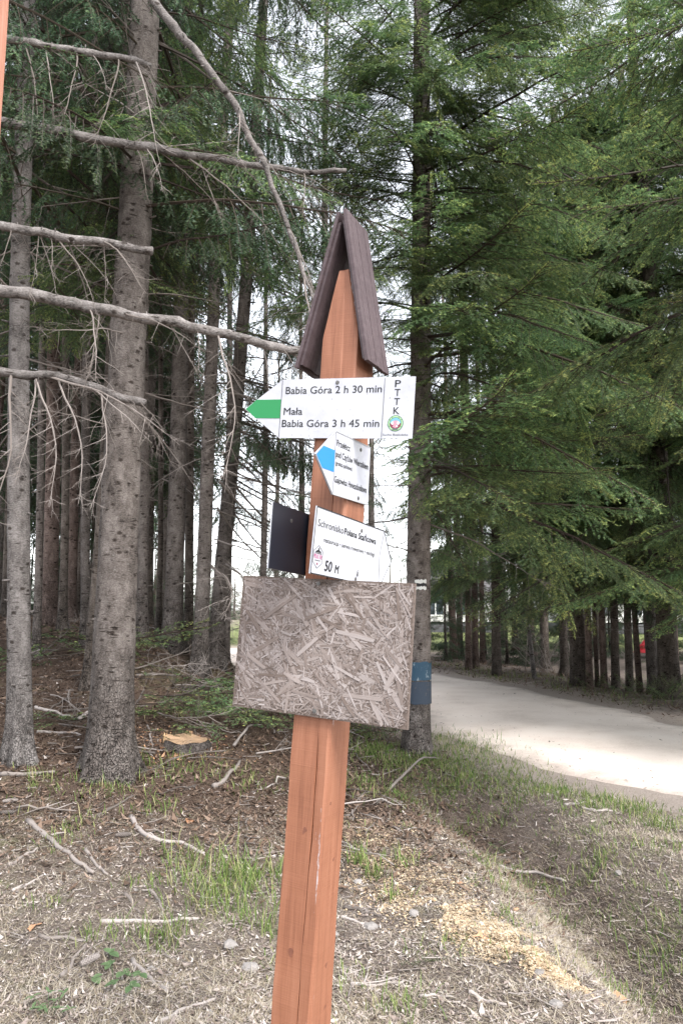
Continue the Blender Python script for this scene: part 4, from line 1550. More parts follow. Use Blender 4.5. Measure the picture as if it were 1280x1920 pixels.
def flat_bits(mb, x, y, L, W_, tilt, lift, tint, curl=0.0):
    n = len(x)
    z = height(x, y) + lift
    a = rg.uniform(0, 2 * np.pi, n)
    th = rg.normal(size=n) * tilt
    ph = rg.normal(size=n) * tilt
    d = np.stack([np.cos(a) * np.cos(th), np.sin(a) * np.cos(th), np.sin(th)], 1)
    s = np.stack([-np.sin(a) * np.cos(ph), np.cos(a) * np.cos(ph), np.sin(ph)], 1)
    c = np.stack([x, y, z], 1)
    L, W_ = (L * np.ones(n))[:, None], (W_ * np.ones(n))[:, None]
    up = np.array([0, 0, 1.0])
    cu = (curl * rg.random(n))[:, None] * L * up
    V = np.stack([c - d * L / 2 - s * W_ * .25 + cu, c - s * W_ / 2, c + d * L / 2 + cu, c + s * W_ / 2], 1).reshape(-1, 3)
    k = np.arange(n) * 4
    T = np.concatenate([np.stack([k, k + 1, k + 3], 1), np.stack([k + 1, k + 2, k + 3], 1)])
    mb.add(V, T, np.repeat(tint * np.ones(n), 4))


def wood_zone(x, y):
    return ss(3.8, 6.5, y) * ss(-.2, 1.8, 1.6 - .25 * np.maximum(0, y - 8) - x)


# pale leaf and chip litter in the open
x, y = sample_ground(210000, 2.2, 9.5, (.5, .55), (.4, .52))
rd = road_dist(x, y)
wz = wood_zone(x, y)
dn_ = fbm(x * 1.6, y * 1.6, 3)
keep = (rg.random(len(x)) > wz * .8) & (rd > ROAD_W + .25 + .5 * rg.random(len(x))) & (rg.random(len(x)) < .35 + 1.1 * dn_)
x, y = x[keep], y[keep]
mb = MB()
nL = (rg.gamma(1.7, .0068, len(x)) + .005) * (.75 + .07 * y)
flat_bits(mb, x, y, nL, nL * rg.uniform(.1, .42, len(x)), .28, rg.uniform(.001, .012, len(x)), np.clip(rg.beta(2, 1.6, len(x)) * .9 - .35 * np.exp(-(ditch_dist(x, y) / .3) ** 2) * rg.random(len(x)), 0, 1), .25)
lit = mb.build('leaf_litter', M['litter'])
tag(lit, 'pale dry leaf and chip litter strewn over the open ground', 'litter', kind='stuff')

# brown needle mould and bark bits under the trees
x, y = sample_ground(110000, 4.2, 16, (.6, .55), (.2, .25))
wz = wood_zone(x, y)
keep = (rg.random(len(x)) < wz)
x, y = x[keep], y[keep]
mb = MB()
nL = (rg.gamma(2.0, .012, len(x)) + .01) * (1 + .06 * y)
flat_bits(mb, x, y, nL, nL * rg.uniform(.08, .35, len(x)), .3, rg.uniform(.001, .02, len(x)), rg.beta(1.6, 2.0, len(x)), .2)
o = mb.build('needle_litter', M['mould'])
tag(o, 'brown needle and bark litter under the spruces', 'litter', kind='stuff')


def blades(mb, x, y, L, w, lean, tint, sag=.5):
    n = len(x)
    z = height(x, y)
    a = rg.uniform(0, 2 * np.pi, n)
    le = np.clip(lean * np.ones(n) + rg.normal(size=n) * .22, 0, 1.5)
    hd = np.stack([np.cos(a), np.sin(a), np.zeros(n)], 1)
    up = np.array([0, 0, 1.0])
    d = hd * np.sin(le)[:, None] + up * np.cos(le)[:, None]
    sd = np.stack([-np.sin(a), np.cos(a), np.zeros(n)], 1) * (w / 2)
    L = (L * np.ones(n))[:, None]
    p0 = np.stack([x, y, z - .004], 1)
    p1 = p0 + d * L * .55
    d2 = nrm(d + hd * sag * rg.random(n)[:, None] - up * sag * .4 * rg.random(n)[:, None])
    p2 = p1 + d2 * L * .45
    hmin = (z + .003)[:, None]
    p1[:, 2:] = np.maximum(p1[:, 2:], hmin)
    p2[:, 2:] = np.maximum(p2[:, 2:], hmin)
    V = np.stack([p0 - sd, p0 + sd, p1 - sd * .8, p1 + sd * .8, p2], 1).reshape(-1, 3)
    k = np.arange(n) * 5
    T = np.concatenate([np.stack([k, k + 1, k + 3], 1), np.stack([k, k + 3, k + 2], 1), np.stack([k + 2, k + 3, k + 4], 1)])
    mb.add(V, T, np.repeat(tint * np.ones(n), 5))


# dry straw lying about
x, y = sample_ground(130000, 2.2, 9, (.5, .55), (.4, .5))
rd = road_dist(x, y)
wz = wood_zone(x, y)
dn_ = fbm(x * 1.3 + 40, y * 1.3, 3)
keep = (rd > ROAD_W + .45) & (rg.random(len(x)) < np.clip((dn_ - .30) * 4, .25, 1)) & (rg.random(len(x)) > wz * .75)
x, y = x[keep], y[keep]
mb = MB()
blades(mb, x, y, rg.uniform(.025, .11, len(x)), .0021, 1.3, rg.random(len(x)), .6)
x, y = rg.uniform(.6, 4.2, 60000), rg.uniform(2.6, 7.8, 60000)
kp = (road_dist(x, y) > ROAD_W + .5) & (np.abs(x) < .5 * y + .3) & (rg.random(60000) < np.clip((fbm(x * 1.5 + 7, y * 1.5, 3) - .3) * 3, .15, 1)) & (rg.random(60000) > .7 * np.exp(-(ditch_dist(x, y) / .2) ** 2))
x, y = x[kp], y[kp]
blades(mb, x, y, rg.uniform(.02, .09, len(x)), .0026, 1.2, rg.uniform(.25, 1, len(x)), .7)
x, y = sample_ground(70000, 2.2, 6, (.5, .52), (.4, .5))
blades(mb, x, y, rg.uniform(.015, .06, len(x)), .0019, 1.35, rg.uniform(.3, 1, len(x)), .7)
o = mb.build('dry_grass', M['drygrass'])
tag(o, 'straw-coloured dead grass lying over the open ground', 'grass', kind='stuff')

# green grass: tufts at seen places and scattered ones
mb = MB()
tufts = []
for px, py, nb, hgt, sp in ((430, 1690, 230, .20, .16), (395, 1625, 150, .15, .16), (455, 1655, 150, .2, .12), (300, 1765, 130, .13, .1), (355, 1660, 100, .13, .13), (330, 1600, 70, .11, .12), (180, 1760, 60, .08, .07),
                           (200, 1480, 130, .12, .16), (170, 1465, 80, .10, .12), (80, 1480, 80, .1, .15), (265, 1440, 120, .11, .16), (330, 1450, 120, .10, .2), (400, 1440, 100, .10, .2), (470, 1470, 120, .10, .2), (300, 1520, 90, .1, .14),
                           (670, 1620, 60, .16, .05), (700, 1645, 60, .16, .05), (760, 1620, 90, .11, .08), (905, 1620, 60, .09, .08), (960, 1730, 60, .08, .08), (965, 1640, 70, .08, .1), (505, 1750, 60, .16, .06), (510, 1640, 60, .12, .1),
                           (830, 1385, 320, .10, .32), (870, 1405, 320, .10, .3), (905, 1425, 240, .09, .3), (830, 1425, 260, .10, .3), (940, 1450, 200, .09, .3), (890, 1460, 160, .08, .3), (980, 1465, 160, .08, .25), (1030, 1480, 160, .08, .25),
                           (700, 1420, 240, .12, .35), (680, 1470, 220, .11, .35), (740, 1500, 160, .1, .25), (790, 1470, 160, .09, .25), (840, 1500, 140, .09, .2), (1060, 1600, 120, .07, .2), (1160, 1590, 120, .07, .2), (1200, 1690, 140, .07, .2), (1110, 1700, 100, .07, .2),
                           (1260, 1800, 160, .09, .12), (1240, 1760, 120, .08, .12), (1190, 1880, 90, .07, .12), (1030, 1800, 60, .07, .1), (740, 1690, 40, .1, .06), (850, 1775, 60, .06, .08), (130, 1560, 50, .08, .08), (90, 1700, 40, .07, .06), (260, 1660, 50, .09, .08)):
    g3 = ground_hit(px, py)
    tufts.append((g3[0], g3[1], nb, hgt, sp))
for k in range(190):
    x0, y0 = sample_ground(1, 2.6, 10, (.4, .5), (.3, .4))
    if road_dist(x0, y0)[0] > ROAD_W + .7 and (fbm(x0 * .9 + 9, y0 * .9, 3)[0] > .47):
        tufts.append((x0[0], y0[0], int(rg.integers(14, 50)), rg.uniform(.05, .11), rg.uniform(.04, .12)))
for k in range(150):
    y0 = rg.uniform(5.6, 10.5)
    q = RC[np.argmin(np.abs(RC[:, 1] - y0))]
    x0 = q[0] - (ROAD_W + rg.uniform(.55, 1.25)) * 1.25
    tufts.append((x0, y0, int(rg.integers(25, 70)), rg.uniform(.05, .10), rg.uniform(.08, .2)))
for x0, y0, nb, hgt, sp in tufts:
    x, y = x0 + rg.normal(size=nb) * sp * .85, y0 + rg.normal(size=nb) * sp * .85
    blades(mb, x, y, hgt * rg.gamma(5, .15, nb), .0028 + .0005 * y0, .5, np.clip(rg.beta(1.6, 1.9, nb) * 1.1, 0, 1), 1.0)
o = mb.build('grass', M['grass'])
tag(o, 'green spring grass tufts growing through the litter', 'grass', kind='stuff')

# far meadow grass and verge brush
mb = MB()
x = rg.uniform(-7, 14, 30000)
y = rg.uniform(10.5, 26, 30000)
rd = road_dist(x, y)
keep = (rd > ROAD_W + .1) & (rd < ROAD_W + 3.2) & (x > 1.0 + 0 * y)
x, y = x[keep], y[keep]
nL = rg.gamma(2.0, .03, len(x)) + .03
flat_bits(mb, x, y, nL, nL * rg.uniform(.06, .25, len(x)), .45, rg.uniform(.005, .06, len(x)), rg.beta(1.8, 1.8, len(x)), .3)
o = mb.build('verge_brush', M['mould'])
tag(o, 'brown brushwood and bark litter along the far verge of the road', 'litter', kind='stuff')
mb = MB()
x = rg.uniform(-6, 14, 26000)
y = rg.uniform(10, 24, 26000)
rd = road_dist(x, y)
keep = (rd > ROAD_W + .25) & (rd < ROAD_W + 1.8) & (rg.random(len(x)) < np.clip((fbm(x * .8, y * .8, 3) - .42) * 5, 0, 1))
x, y = x[keep], y[keep]
blades(mb, x, y, rg.uniform(.06, .16, len(x)), .01, .6, rg.random(len(x)), .6)
o = mb.build('verge_grass', M['grass'])
tag(o, 'thin grass along the verges of the gravel road', 'grass', kind='stuff')

# grit and fallen twigs on the road
mb = MB()
x = rg.uniform(1, 7, 9000)
y = rg.uniform(3.5, 17, 9000)
rd = road_dist(x, y)
keep = (rd < ROAD_W + .5) & (rg.random(len(x)) < .3 + .6 * ss(.7, 1.1, rd / ROAD_W))
x, y = x[keep], y[keep]
nL = rg.gamma(1.6, .012, len(x)) + .008
flat_bits(mb, x, y, nL, nL * .3, .12, .022, rg.beta(1.5, 2, len(x)) * .7, .1)
o = mb.build('road_debris', M['litter'])
tag(o, 'needles and grit scattered over the pale gravel road', 'litter', kind='stuff')


# sawdust trail
trail = np.array([ground_hit(*p)[:2] for p in ((655, 1545), (700, 1590), (745, 1640), (800, 1690), (870, 1730), (940, 1765), (1000, 1800), (1050, 1838), (1105, 1872))])
tw_ = np.array([.30, .36, .34, .26, .2, .15, .09, .06, .04])
td_ = np.array([.5, .62, .62, .6, .7, .95, 1, 1, .9])
tt = rg.random(60000) * (len(trail) - 1)
i = tt.astype(int)
f = tt - i
cx_ = trail[i] * (1 - f)[:, None] + trail[np.minimum(i + 1, len(trail) - 1)] * f[:, None]
wd = np.interp(tt, np.arange(len(trail)), tw_)
x = cx_[:, 0] + rg.normal(size=len(tt)) * wd * .6
y = cx_[:, 1] + rg.normal(size=len(tt)) * wd * .55
kp = (fbm(x * 7, y * 7, 3) > .50 - .16 * np.interp(tt, np.arange(len(trail)), td_)) & (rg.random(len(tt)) < np.interp(tt, np.arange(len(trail)), td_))
x, y = x[kp], y[kp]
mb = MB()
nL = rg.gamma(2.0, .0035, len(x)) + .004
flat_bits(mb, x, y, nL, nL * rg.uniform(.4, .9, len(x)), .3, rg.uniform(.002, .014, len(x)), rg.random(len(x)), .1)
o = mb.build('sawdust', M['sawdust'])
tag(o, 'yellow sawdust trail spilled beside the signpost towards the ditch', 'sawdust', kind='stuff')


# sticks
def stick(pts, w_px, tint, label, group=None, lift=.0, fork=0, name='stick'):
    G = np.array([ground_hit(*p) for p in pts])
    P_ = catmull(G, 6) if len(G) > 2 else np.linspace(G[0], G[1], 8)
    n_ = len(P_)
    dist = G[:, 1].mean()
    rad = w_px / 2 * dist / FOC
    P_ = P_ + np.stack([(fbm(np.arange(n_) * .45, np.full(n_, rg.uniform(0, 90) + j), 2) - .5) * .03 for j in range(3)], 1)
    zg = height(P_[:, 0], P_[:, 1])
    P_[:, 2] = np.maximum(zg + rad * .5, zg + rad * .5 + lift * np.sin(np.linspace(0, np.pi, n_)))
    o0 = P_[n_ // 2].copy()
    o0[2] = zg[n_ // 2]
    mb = MB()
    R_ = np.linspace(rad, rad * .55, n_) * (1 + .12 * np.sin(np.arange(n_) * 1.9))
    mb.tube(P_ - o0, R_, 7, np.clip(tint + rg.normal(size=1)[0] * .06, 0, 1), True, .06)
    for k in range(fork):
        i_ = rg.integers(1, n_ - 1)
        d = nrm(P_[-1] - P_[0]) + rg.normal(size=3) * .6
        d[2] = abs(d[2]) * .25
        e = P_[i_] + nrm(d) * rg.uniform(.06, .2)
        mb.tube(np.array([P_[i_], (P_[i_] + e) / 2 + rg.normal(size=3) * .01, e]) - o0, [R_[i_] * .6, R_[i_] * .45, R_[i_] * .25], 5, tint)
    o = mb.build(name, M['dead'], None, True)
    o.location = o0
    tag(o, label, 'stick', group)
    return o


stick([(53, 1544), (95, 1580), (135, 1610), (175, 1640)], 11, .55, 'thick knobbly brown branch lying slantwise near the pine cones', fork=2)
stick([(243, 1535), (272, 1568), (295, 1580), (345, 1587), (385, 1605)], 10, .75, 'bent pale branch lying in front of the stout spruce', fork=1)
stick([(190, 1733), (280, 1731), (370, 1728)], 9, .95, 'straight bleached stick lying by the green grass tuft', fork=0)
stick([(75, 1757), (120, 1764), (162, 1768)], 8, .8, 'short pale stick with an orange chip at its end')
stick([(120, 1838), (140, 1806), (158, 1775)], 8, .8, 'short pale stick slanting below the chip-ended one')
stick([(247, 1810), (280, 1835), (312, 1864)], 9, .6, 'brown-grey stick beside the leafy green seedling', fork=1)
stick([(300, 1922), (350, 1900), (407, 1881)], 9, .95, 'light peeled stick between the seedling and the signpost')
stick([(185, 1532), (215, 1515), (255, 1496)], 6, .4, 'thin dark twig at the foot of the stout spruce')
stick([(15, 1625), (45, 1608), (75, 1592)], 7, .6, 'short grey stick beside the knobbly branch')
stick([(25, 1676), (52, 1660), (80, 1644)], 7, .85, 'short bleached stick on bare litter')
stick([(280, 1672), (300, 1695), (306, 1730)], 6, .6, 'curved twig hooked over the straight bleached stick')
stick([(235, 1680), (250, 1700), (262, 1715)], 8, .45, 'stubby brown twig near the curved one')
stick([(160, 1598), (180, 1625), (203, 1642)], 7, .6, 'wavy grey twig next to the knobbly branch')
stick([(728, 1486), (775, 1455), (832, 1425)], 5, .9, 'long pale bare shoot by the foot of the blue-banded fir', lift=.1)
stick([(645, 1706), (680, 1714), (715, 1726)], 8, .35, 'dark twig lying at the edge of the sawdust')
stick([(640, 1722), (670, 1731), (702, 1742)], 6, .9, 'bleached twig alongside the dark one at the sawdust')
stick([(657, 1852), (705, 1850), (757, 1843)], 7, .85, 'pale forked stick close to the signpost', fork=2)
stick([(640, 1818), (690, 1850), (755, 1892)], 5, .8, 'long thin twig crossing the pale forked stick')
stick([(877, 1868), (910, 1883), (950, 1888)], 9, 1.0, 'whitish curved stick on the bare ground')
stick([(790, 1873), (820, 1874), (850, 1876)], 6, .85, 'small straight bleached stick beside the whitish curved one')
stick([(935, 1626), (975, 1640), (1010, 1643), (1058, 1662)], 8, .75, 'winding pale root on the ditch bank', fork=1)
stick([(1057, 1512), (1085, 1509), (1115, 1503)], 5, 1.0, 'white peeled stick on the grassy road shoulder')
stick([(1093, 1519), (1120, 1522), (1148, 1521)], 5, 1.0, 'second white peeled stick lying under the first on the shoulder')
stick([(868, 1585), (888, 1600), (908, 1614)], 7, .35, 'dark bark-covered stick near the ditch head')
stick([(985, 1720), (1015, 1750), (1042, 1792)], 4, .4, 'thin dark bent twig below the sawdust trail')
stick([(790, 1690), (830, 1700), (880, 1735)], 4, .5, 'thin brown twig over the sawdust')
stick([(860, 1860), (880, 1830), (900, 1905)], 4, .6, 'crooked twig near the whitish stick')
stick([(67, 1330), (100, 1336), (138, 1349)], 7, .8, 'pale stick on the brown slope behind the scarred spruce')
stick([(70, 1376), (110, 1376), (152, 1381)], 6, .8, 'straight pale stick left of the stout spruce')
stick([(147, 1352), (160, 1343), (173, 1334)], 9, .9, 'short broken pale stick leaning beside the stout spruce')
stick([(0, 1456), (50, 1455), (105, 1449)], 9, .5, 'grey pole lying at the foot of the scarred spruce')
stick([(254, 1268), (300, 1266), (330, 1270)], 6, .35, 'dark pole lying on the slope beyond the stump')
stick([(70, 1222), (110, 1221), (150, 1219)], 5, .3, 'dark pole lying high on the slope between thin spruces')
stick([(440, 1400), (465, 1375), (488, 1360)], 5, .8, 'yellowish shoot slanting under the strand board', lift=.06)
stick([(400, 1478), (425, 1462), (450, 1430)], 10, .7, 'greenish-grey broken branch in the undergrowth by the stump')
for k in range(70):
    x0, y0 = sample_ground(1, 4.6, 13, (.4, .45), (.1, .05))
    x0, y0 = x0[0], y0[0]
    if wood_zone(np.array([x0]), np.array([y0]))[0] < .4:
        continue
    a = rg.uniform(0, 6.28)
    L_ = rg.uniform(.25, .8)
    xs, ys2 = x0 + np.cos(a) * L_ * np.linspace(-.5, .5, 7), y0 + np.sin(a) * L_ * np.linspace(-.5, .5, 7)
    zs2 = height(xs, ys2) + .012 + rg.random() * .03
    P_ = np.stack([xs, ys2, zs2], 1) + rg.normal(size=(7, 3)) * .012
    o0 = np.array([x0, y0, hz(x0, y0)])
    mb = MB()
    rad = rg.uniform(.004, .011)
    mb.tube(P_ - o0, np.linspace(rad, rad * .4, 7), 6, rg.uniform(.2, .95), True, .06)
    for j in range(3):
        i_ = rg.integers(1, 6)
        e = P_[i_] + np.array([math.cos(a + .8), math.sin(a + .8), .2]) * rg.uniform(.05, .2) * rg.choice([-1, 1])
        e[2] = max(e[2], hz(e[0], e[1]) + .005)
        mb.tube(np.array([P_[i_], e]) - o0, [rad * .5, rad * .25], 4, rg.uniform(.3, .8))
    o = mb.build('stick', M['dead'], None, True)
    o.location = o0
    tag(o, 'dead forked stick lying on the needle litter of the wooded slope', 'stick', 'dead sticks on the wooded slope')

# fallen bare branches with their twigs
for k, (px, py) in enumerate(((95, 1310), (130, 1300), (60, 1290), (120, 1340), (90, 1400), (140, 1410), (30, 1390), (270, 1300), (330, 1290), (380, 1300), (430, 1290), (290, 1420), (350, 1430), (420, 1415), (60, 1240), (20, 1250), (150, 1270), (290, 1340), (370, 1350), (480, 1420), (240, 1260), (420, 1275), (505, 1400), (20, 1330), (110, 1365))):
    g4 = ground_hit(px, py)
    o = place('fallen_branch', DEADB[k % 6], None, Matrix.Translation(g4 + np.array([0, 0, .03])) @ Matrix.Rotation(rg.uniform(0, 6.28), 4, 'Z') @ Matrix.Rotation(rg.uniform(-.05, .12), 4, 'Y') @ Matrix.Rotation(rg.uniform(0, 6), 4, 'X') @ Matrix.Scale(rg.uniform(.6, 1.0), 4))
    tag(o, 'fallen bare branch with thin side twigs on the wooded slope', 'branch', 'fallen bare branches on the wooded slope')

# small twigs too many to count
mb = MB()
x, y = sample_ground(2600, 2.3, 10, (.4, .5), (.3, .42))
kp = road_dist(x, y) > ROAD_W + .5
for x0, y0, z0 in zip(x[kp], y[kp], height(x[kp], y[kp])):
    a, L_ = rg.uniform(0, 6.28), rg.gamma(2, .035) + .03
    m_ = np.array([x0, y0, z0 + .006])
    d = np.array([math.cos(a), math.sin(a), rg.normal() * .08]) * L_ / 2
    s_ = np.array([-math.sin(a), math.cos(a), 0]) * L_ * rg.normal() * .1
    mb.tube(np.array([m_ - d, m_ + s_, m_ + d]), rg.uniform(.0012, .0035), 3, rg.uniform(.15, .95))
o = mb.build('twigs', M['dead'])
tag(o, 'small dry twigs strewn all over the ground', 'twigs', kind='stuff')


# stones
def stone(px, py, w_px, label, flat=.5, seed=0):
    g3 = ground_hit(px, py)
    s_ = w_px * g3[1] / FOC / 2
    r = np.random.default_rng(700 + seed)
    mb = MB()
    nu, nv = 9, 7
    V = []
    ax1, ax2 = r.uniform(.75, 1.1), r.uniform(.6, .9)
    pl = [(nrm(r.normal(size=3)), r.uniform(.55, .85)) for _ in range(7)]
    for i in range(nv):
        for j in range(nu):
            th_, ph_ = math.pi * i / (nv - 1), 2 * math.pi * j / nu
            p = np.array([math.sin(th_) * math.cos(ph_), math.sin(th_) * math.sin(ph_), math.cos(th_)])
            k_ = min([1.0] + [c / max(1e-3, p @ nn_) for nn_, c in pl if p @ nn_ > .3])
            p = p * k_
            V.append([p[0] * s_ * ax1, p[1] * s_ * ax2, p[2] * s_ * flat + s_ * flat * .1])
    T = []
    for i in range(nv - 1):
        for j in range(nu):
            a, b2 = i * nu + j, i * nu + (j + 1) % nu
            T += [[a, a + nu, b2 + nu], [a, b2 + nu, b2]]
    mb.add(V, T, r.uniform(.4, 1))
    o = mb.build('stone', M['stone'])
    o.location = g3
    o.rotation_euler = (0, 0, r.uniform(0, 6))
    tag(o, label, 'stone')


for k, (px, py, w, lab) in enumerate(((434, 1778, 40, 'pale wedge-shaped stone by the green grass tuft'), (472, 1815, 36, 'squarish grey-white stone left of the signpost'), (284, 1820, 24, 'small rounded whitish stone above the brown-grey stick'),
                                      (696, 1742, 38, 'flat grey stone right of the signpost below the sawdust'), (672, 1658, 28, 'grey angular stone in the sawdust'), (255, 1670, 14, 'small cream pebble in the grass'),
                                      (1010, 1828, 34, 'long grey stone under the end of the sawdust trail'), (1040, 1888, 30, 'pale flat stone in the lower grass'), (775, 1715, 30, 'pale stone chip in the sawdust'), (625, 1755, 26, 'grey stone touching the signpost shadow side'),
                                      (1160, 1640, 24, 'pale stone on the far bank of the ditch'), (395, 1905, 26, 'whitish stone beside the light peeled stick'))):
    stone(px, py, w, lab, seed=k)


# cones
def cone(px, py, label, az, seed):
    g3 = ground_hit(px, py)
    L_, r_ = .11, .021
    mb = MB()
    ts = np.linspace(0, 1, 9)
    mb.tube(np.stack([ts * L_ - L_ / 2, 0 * ts, 0 * ts], 1), r_ * .75 * np.sin(np.pi * np.clip(ts * .9 + .08, 0, 1)) ** .6, 8, .3)
    for i in range(13):
        t = .04 + .9 * i / 13
        for j in range(7):
            a = 2 * math.pi * (j + .5 * (i % 2)) / 7
            rr_ = r_ * .62 * math.sin(math.pi * (t * .9 + .08)) ** .6
            xx = t * L_ - L_ / 2
            c1 = np.array([xx, rr_ * math.cos(a), rr_ * math.sin(a)])
            tip = np.array([xx + .012, (rr_ + .0075) * math.cos(a), (rr_ + .0075) * math.sin(a)])
            s_ = np.array([0, -math.sin(a), math.cos(a)]) * .0065
            mb.add([c1 - s_, c1 + s_, tip], [[0, 1, 2], [0, 2, 1]], .75)
    o = mb.build('pine_cone', M['dead'])
    o.location = g3 + np.array([0, 0, r_ * .8])
    o.rotation_euler = (0, 0, az)
    tag(o, label, 'cone', 'fallen cones')


cone(14, 1531, 'light brown fallen cone beside the knobbly branch', .1, 0)
cone(20, 1507, 'darker fallen cone just above the light brown one', .3, 1)
cone(232, 1574, 'fallen cone lying right of the knobbly branch', .2, 2)
cone(168, 1812, 'grey fallen cone above the leafy seedling', 1.0, 3)

# stump
g3 = ground_hit(347, 1398)
sr_ = 39 * g3[1] / FOC
root = empty('tree_stump', g3, 'freshly sawn stump with a bright orange-yellow cut face', 'stump')
mb = MB()
a = np.linspace(0, 2 * np.pi, 40, endpoint=False)
rr_ = sr_ * (1 + .05 * np.sin(a * 3 + 1) + .03 * np.sin(a * 7))
zt = .055 + .02 * np.cos(a - 2.6) + .008 * np.sin(a * 5)
Vs, rows_ = [], [(-.15, 1.25), (0, 1.15), (.04, 1.03), (None, 1.0)]
for z_, k_ in rows_:
    Vs.append(np.stack([rr_ * k_ * np.cos(a), rr_ * k_ * np.sin(a), zt if z_ is None else np.full(40, z_)], 1))
V = np.concatenate(Vs)
T = []
for i in range(3):
    for j in range(40):
        p, q = i * 40 + j, i * 40 + (j + 1) % 40
        T += [[p, q, q + 40], [p, q + 40, p + 40]]
mb.add(V, T, .6)
mb.build('bark', M['bark_grey'], root, True)
m, n, l, b = mat_new('cut_face')
wv = n.new('ShaderNodeTexWave')
wv.wave_type = 'RINGS'
wv.rings_direction = 'Z'
wv.inputs['Scale'].default_value = 30
wv.inputs['Distortion'].default_value = 2.5
tc = n.new('ShaderNodeTexCoord')
l.new(tc.outputs['Object'], wv.inputs['Vector'])
rr0 = ramp(n, [(0, (.34, .21, .12)), (1, (.46, .32, .21))])
l.new(wv.outputs['Fac'], rr0.inputs[0])
l.new(rr0.outputs[0], b.inputs['Base Color'])
mb = MB()
V = np.vstack([[[0, 0, .058]], np.stack([rr_ * .97 * np.cos(a), rr_ * .97 * np.sin(a), zt + .003], 1)])
mb.add(V, [[0, j + 1, (j + 1) % 40 + 1] for j in range(40)])
mb.build('cut_face', m, root)
mb = MB()
for j in range(9):
    aa = math.pi + rg.normal() * .35
    p = np.array([sr_ * .95 * math.cos(aa), sr_ * .95 * math.sin(aa) - .02, .03])
    mb.tube([p, p + np.array([rg.normal() * .01, rg.normal() * .01, rg.uniform(.05, .11)])], [.007, .002], 4, .9)
mb.build('splinter', M['cutwood'], root)
mb = MB()
xs, ys2 = g3[0] + rg.normal(size=900) * .3, g3[1] - .1 + rg.normal(size=900) * .22
nL = rg.gamma(2, .008, 900) + .006
flat_bits(mb, xs, ys2, nL, nL * .5, .35, rg.uniform(.003, .02, 900), rg.random(900), .2)
o = mb.build('wood_chips', M['deadleaf'])
tag(o, 'orange wood chips strewn round the fresh stump', 'wood chips', kind='stuff')


# cut fir branches lying on the ground
def brush(px, py, az, sc_, label, group=None, k=0, lift=.05):
    g4 = ground_hit(px, py)
    o = place('fir_branch', BRUSH[k % 3], None, Matrix.Translation(g4 + np.array([0, 0, lift])) @ Matrix.Rotation(az, 4, 'Z') @ Matrix.Rotation(rg.uniform(-.08, .10), 4, 'Y') @ Matrix.Rotation(rg.normal() * .3, 4, 'X') @ Matrix.Scale(sc_, 4))
    tag(o, label, 'branch', group)


for k, (px, py, az, sc_) in enumerate(((262, 1330, .1, 1), (300, 1318, .3, 1.2), (340, 1322, -.2, 1.1), (385, 1315, .2, 1.2), (420, 1310, 2.9, 1.1), (270, 1360, .5, .9), (310, 1345, .0, 1.2), (400, 1335, -.4, 1), (290, 1295, 2.6, 1.1),
                                       (100, 1240, 0.2, 1.2), (130, 1235, .4, 1.2), (90, 1255, 2.8, 1), (150, 1250, 3.0, 1.1), (20, 1210, .2, 1.2), (45, 1222, -.3, 1.1), (80, 1370, .2, .9), (110, 1385, .1, .9), (140, 1395, 2.8, .8),
                                       (250, 1395, .2, .8), (430, 1385, .6, .9), (470, 1395, .2, .9), (520, 1380, 2.7, 1),
                                       (275, 1325, .3, 1.3), (320, 1310, .1, 1.3), (360, 1308, .2, 1.3), (400, 1305, 2.8, 1.3), (430, 1318, 3.0, 1.2), (350, 1335, .2, 1.2), (110, 1228, .1, 1.4), (140, 1242, 3.0, 1.3), (300, 1372, .3, 1.0), (255, 1350, .2, 1.0))):
    brush(px, py, az + rg.normal() * .3, sc_ * 1.15, 'cut green fir branch in the brush heaps of the wooded slope', 'cut fir branches in the brush heaps', k, rg.uniform(.05, .2))
for px, py, az in ((660, 1395, .9), (695, 1390, 2.2), (725, 1405, 1.2)):
    brush(px, py, az, .8, 'green fir cutting in the low undergrowth between the signpost and the blue-banded fir', 'fir cuttings in the undergrowth', int(rg.integers(3)), rg.uniform(.08, .16))
brush(800, 1500, -1.1, .55, 'dark green cut fir spray right of the signpost', None, 0, .12)
brush(910, 1585, -.8, .45, 'small dark fir spray fallen at the head of the ditch', None, 0, .04)
brush(735, 1832, .1, .22, 'tiny green fir twig on the bare ground by the pale forked stick', None, 1, .02)


# leafy seedling by the front
def leaf_mesh(L_, w_):
    mb = MB()
    n_ = 7
    V = []
    for j in range(n_):
        t = j / (n_ - 1)
        ww = w_ * math.sin(math.pi * min(1, t * .92 + .06)) ** .8 * (1 - .15 * t)
        zc = .16 * L_ * t * (1 - t) * 4 * .3
        V += [[t * L_, -ww / 2, zc + .09 * ww], [t * L_, 0, zc], [t * L_, ww / 2, zc + .09 * ww]]
    T = []
    for j in range(n_ - 1):
        p = j * 3
        T += [[p, p + 1, p + 4], [p, p + 4, p + 3], [p + 1, p + 2, p + 5], [p + 1, p + 5, p + 4]]
    mb.add(V, T, np.tile([.6, .3, .7], n_))
    return mb.mesh('leaf', M['leaf'])


LEAF = [leaf_mesh(.062, .048), leaf_mesh(.05, .042), leaf_mesh(.03, .012)]


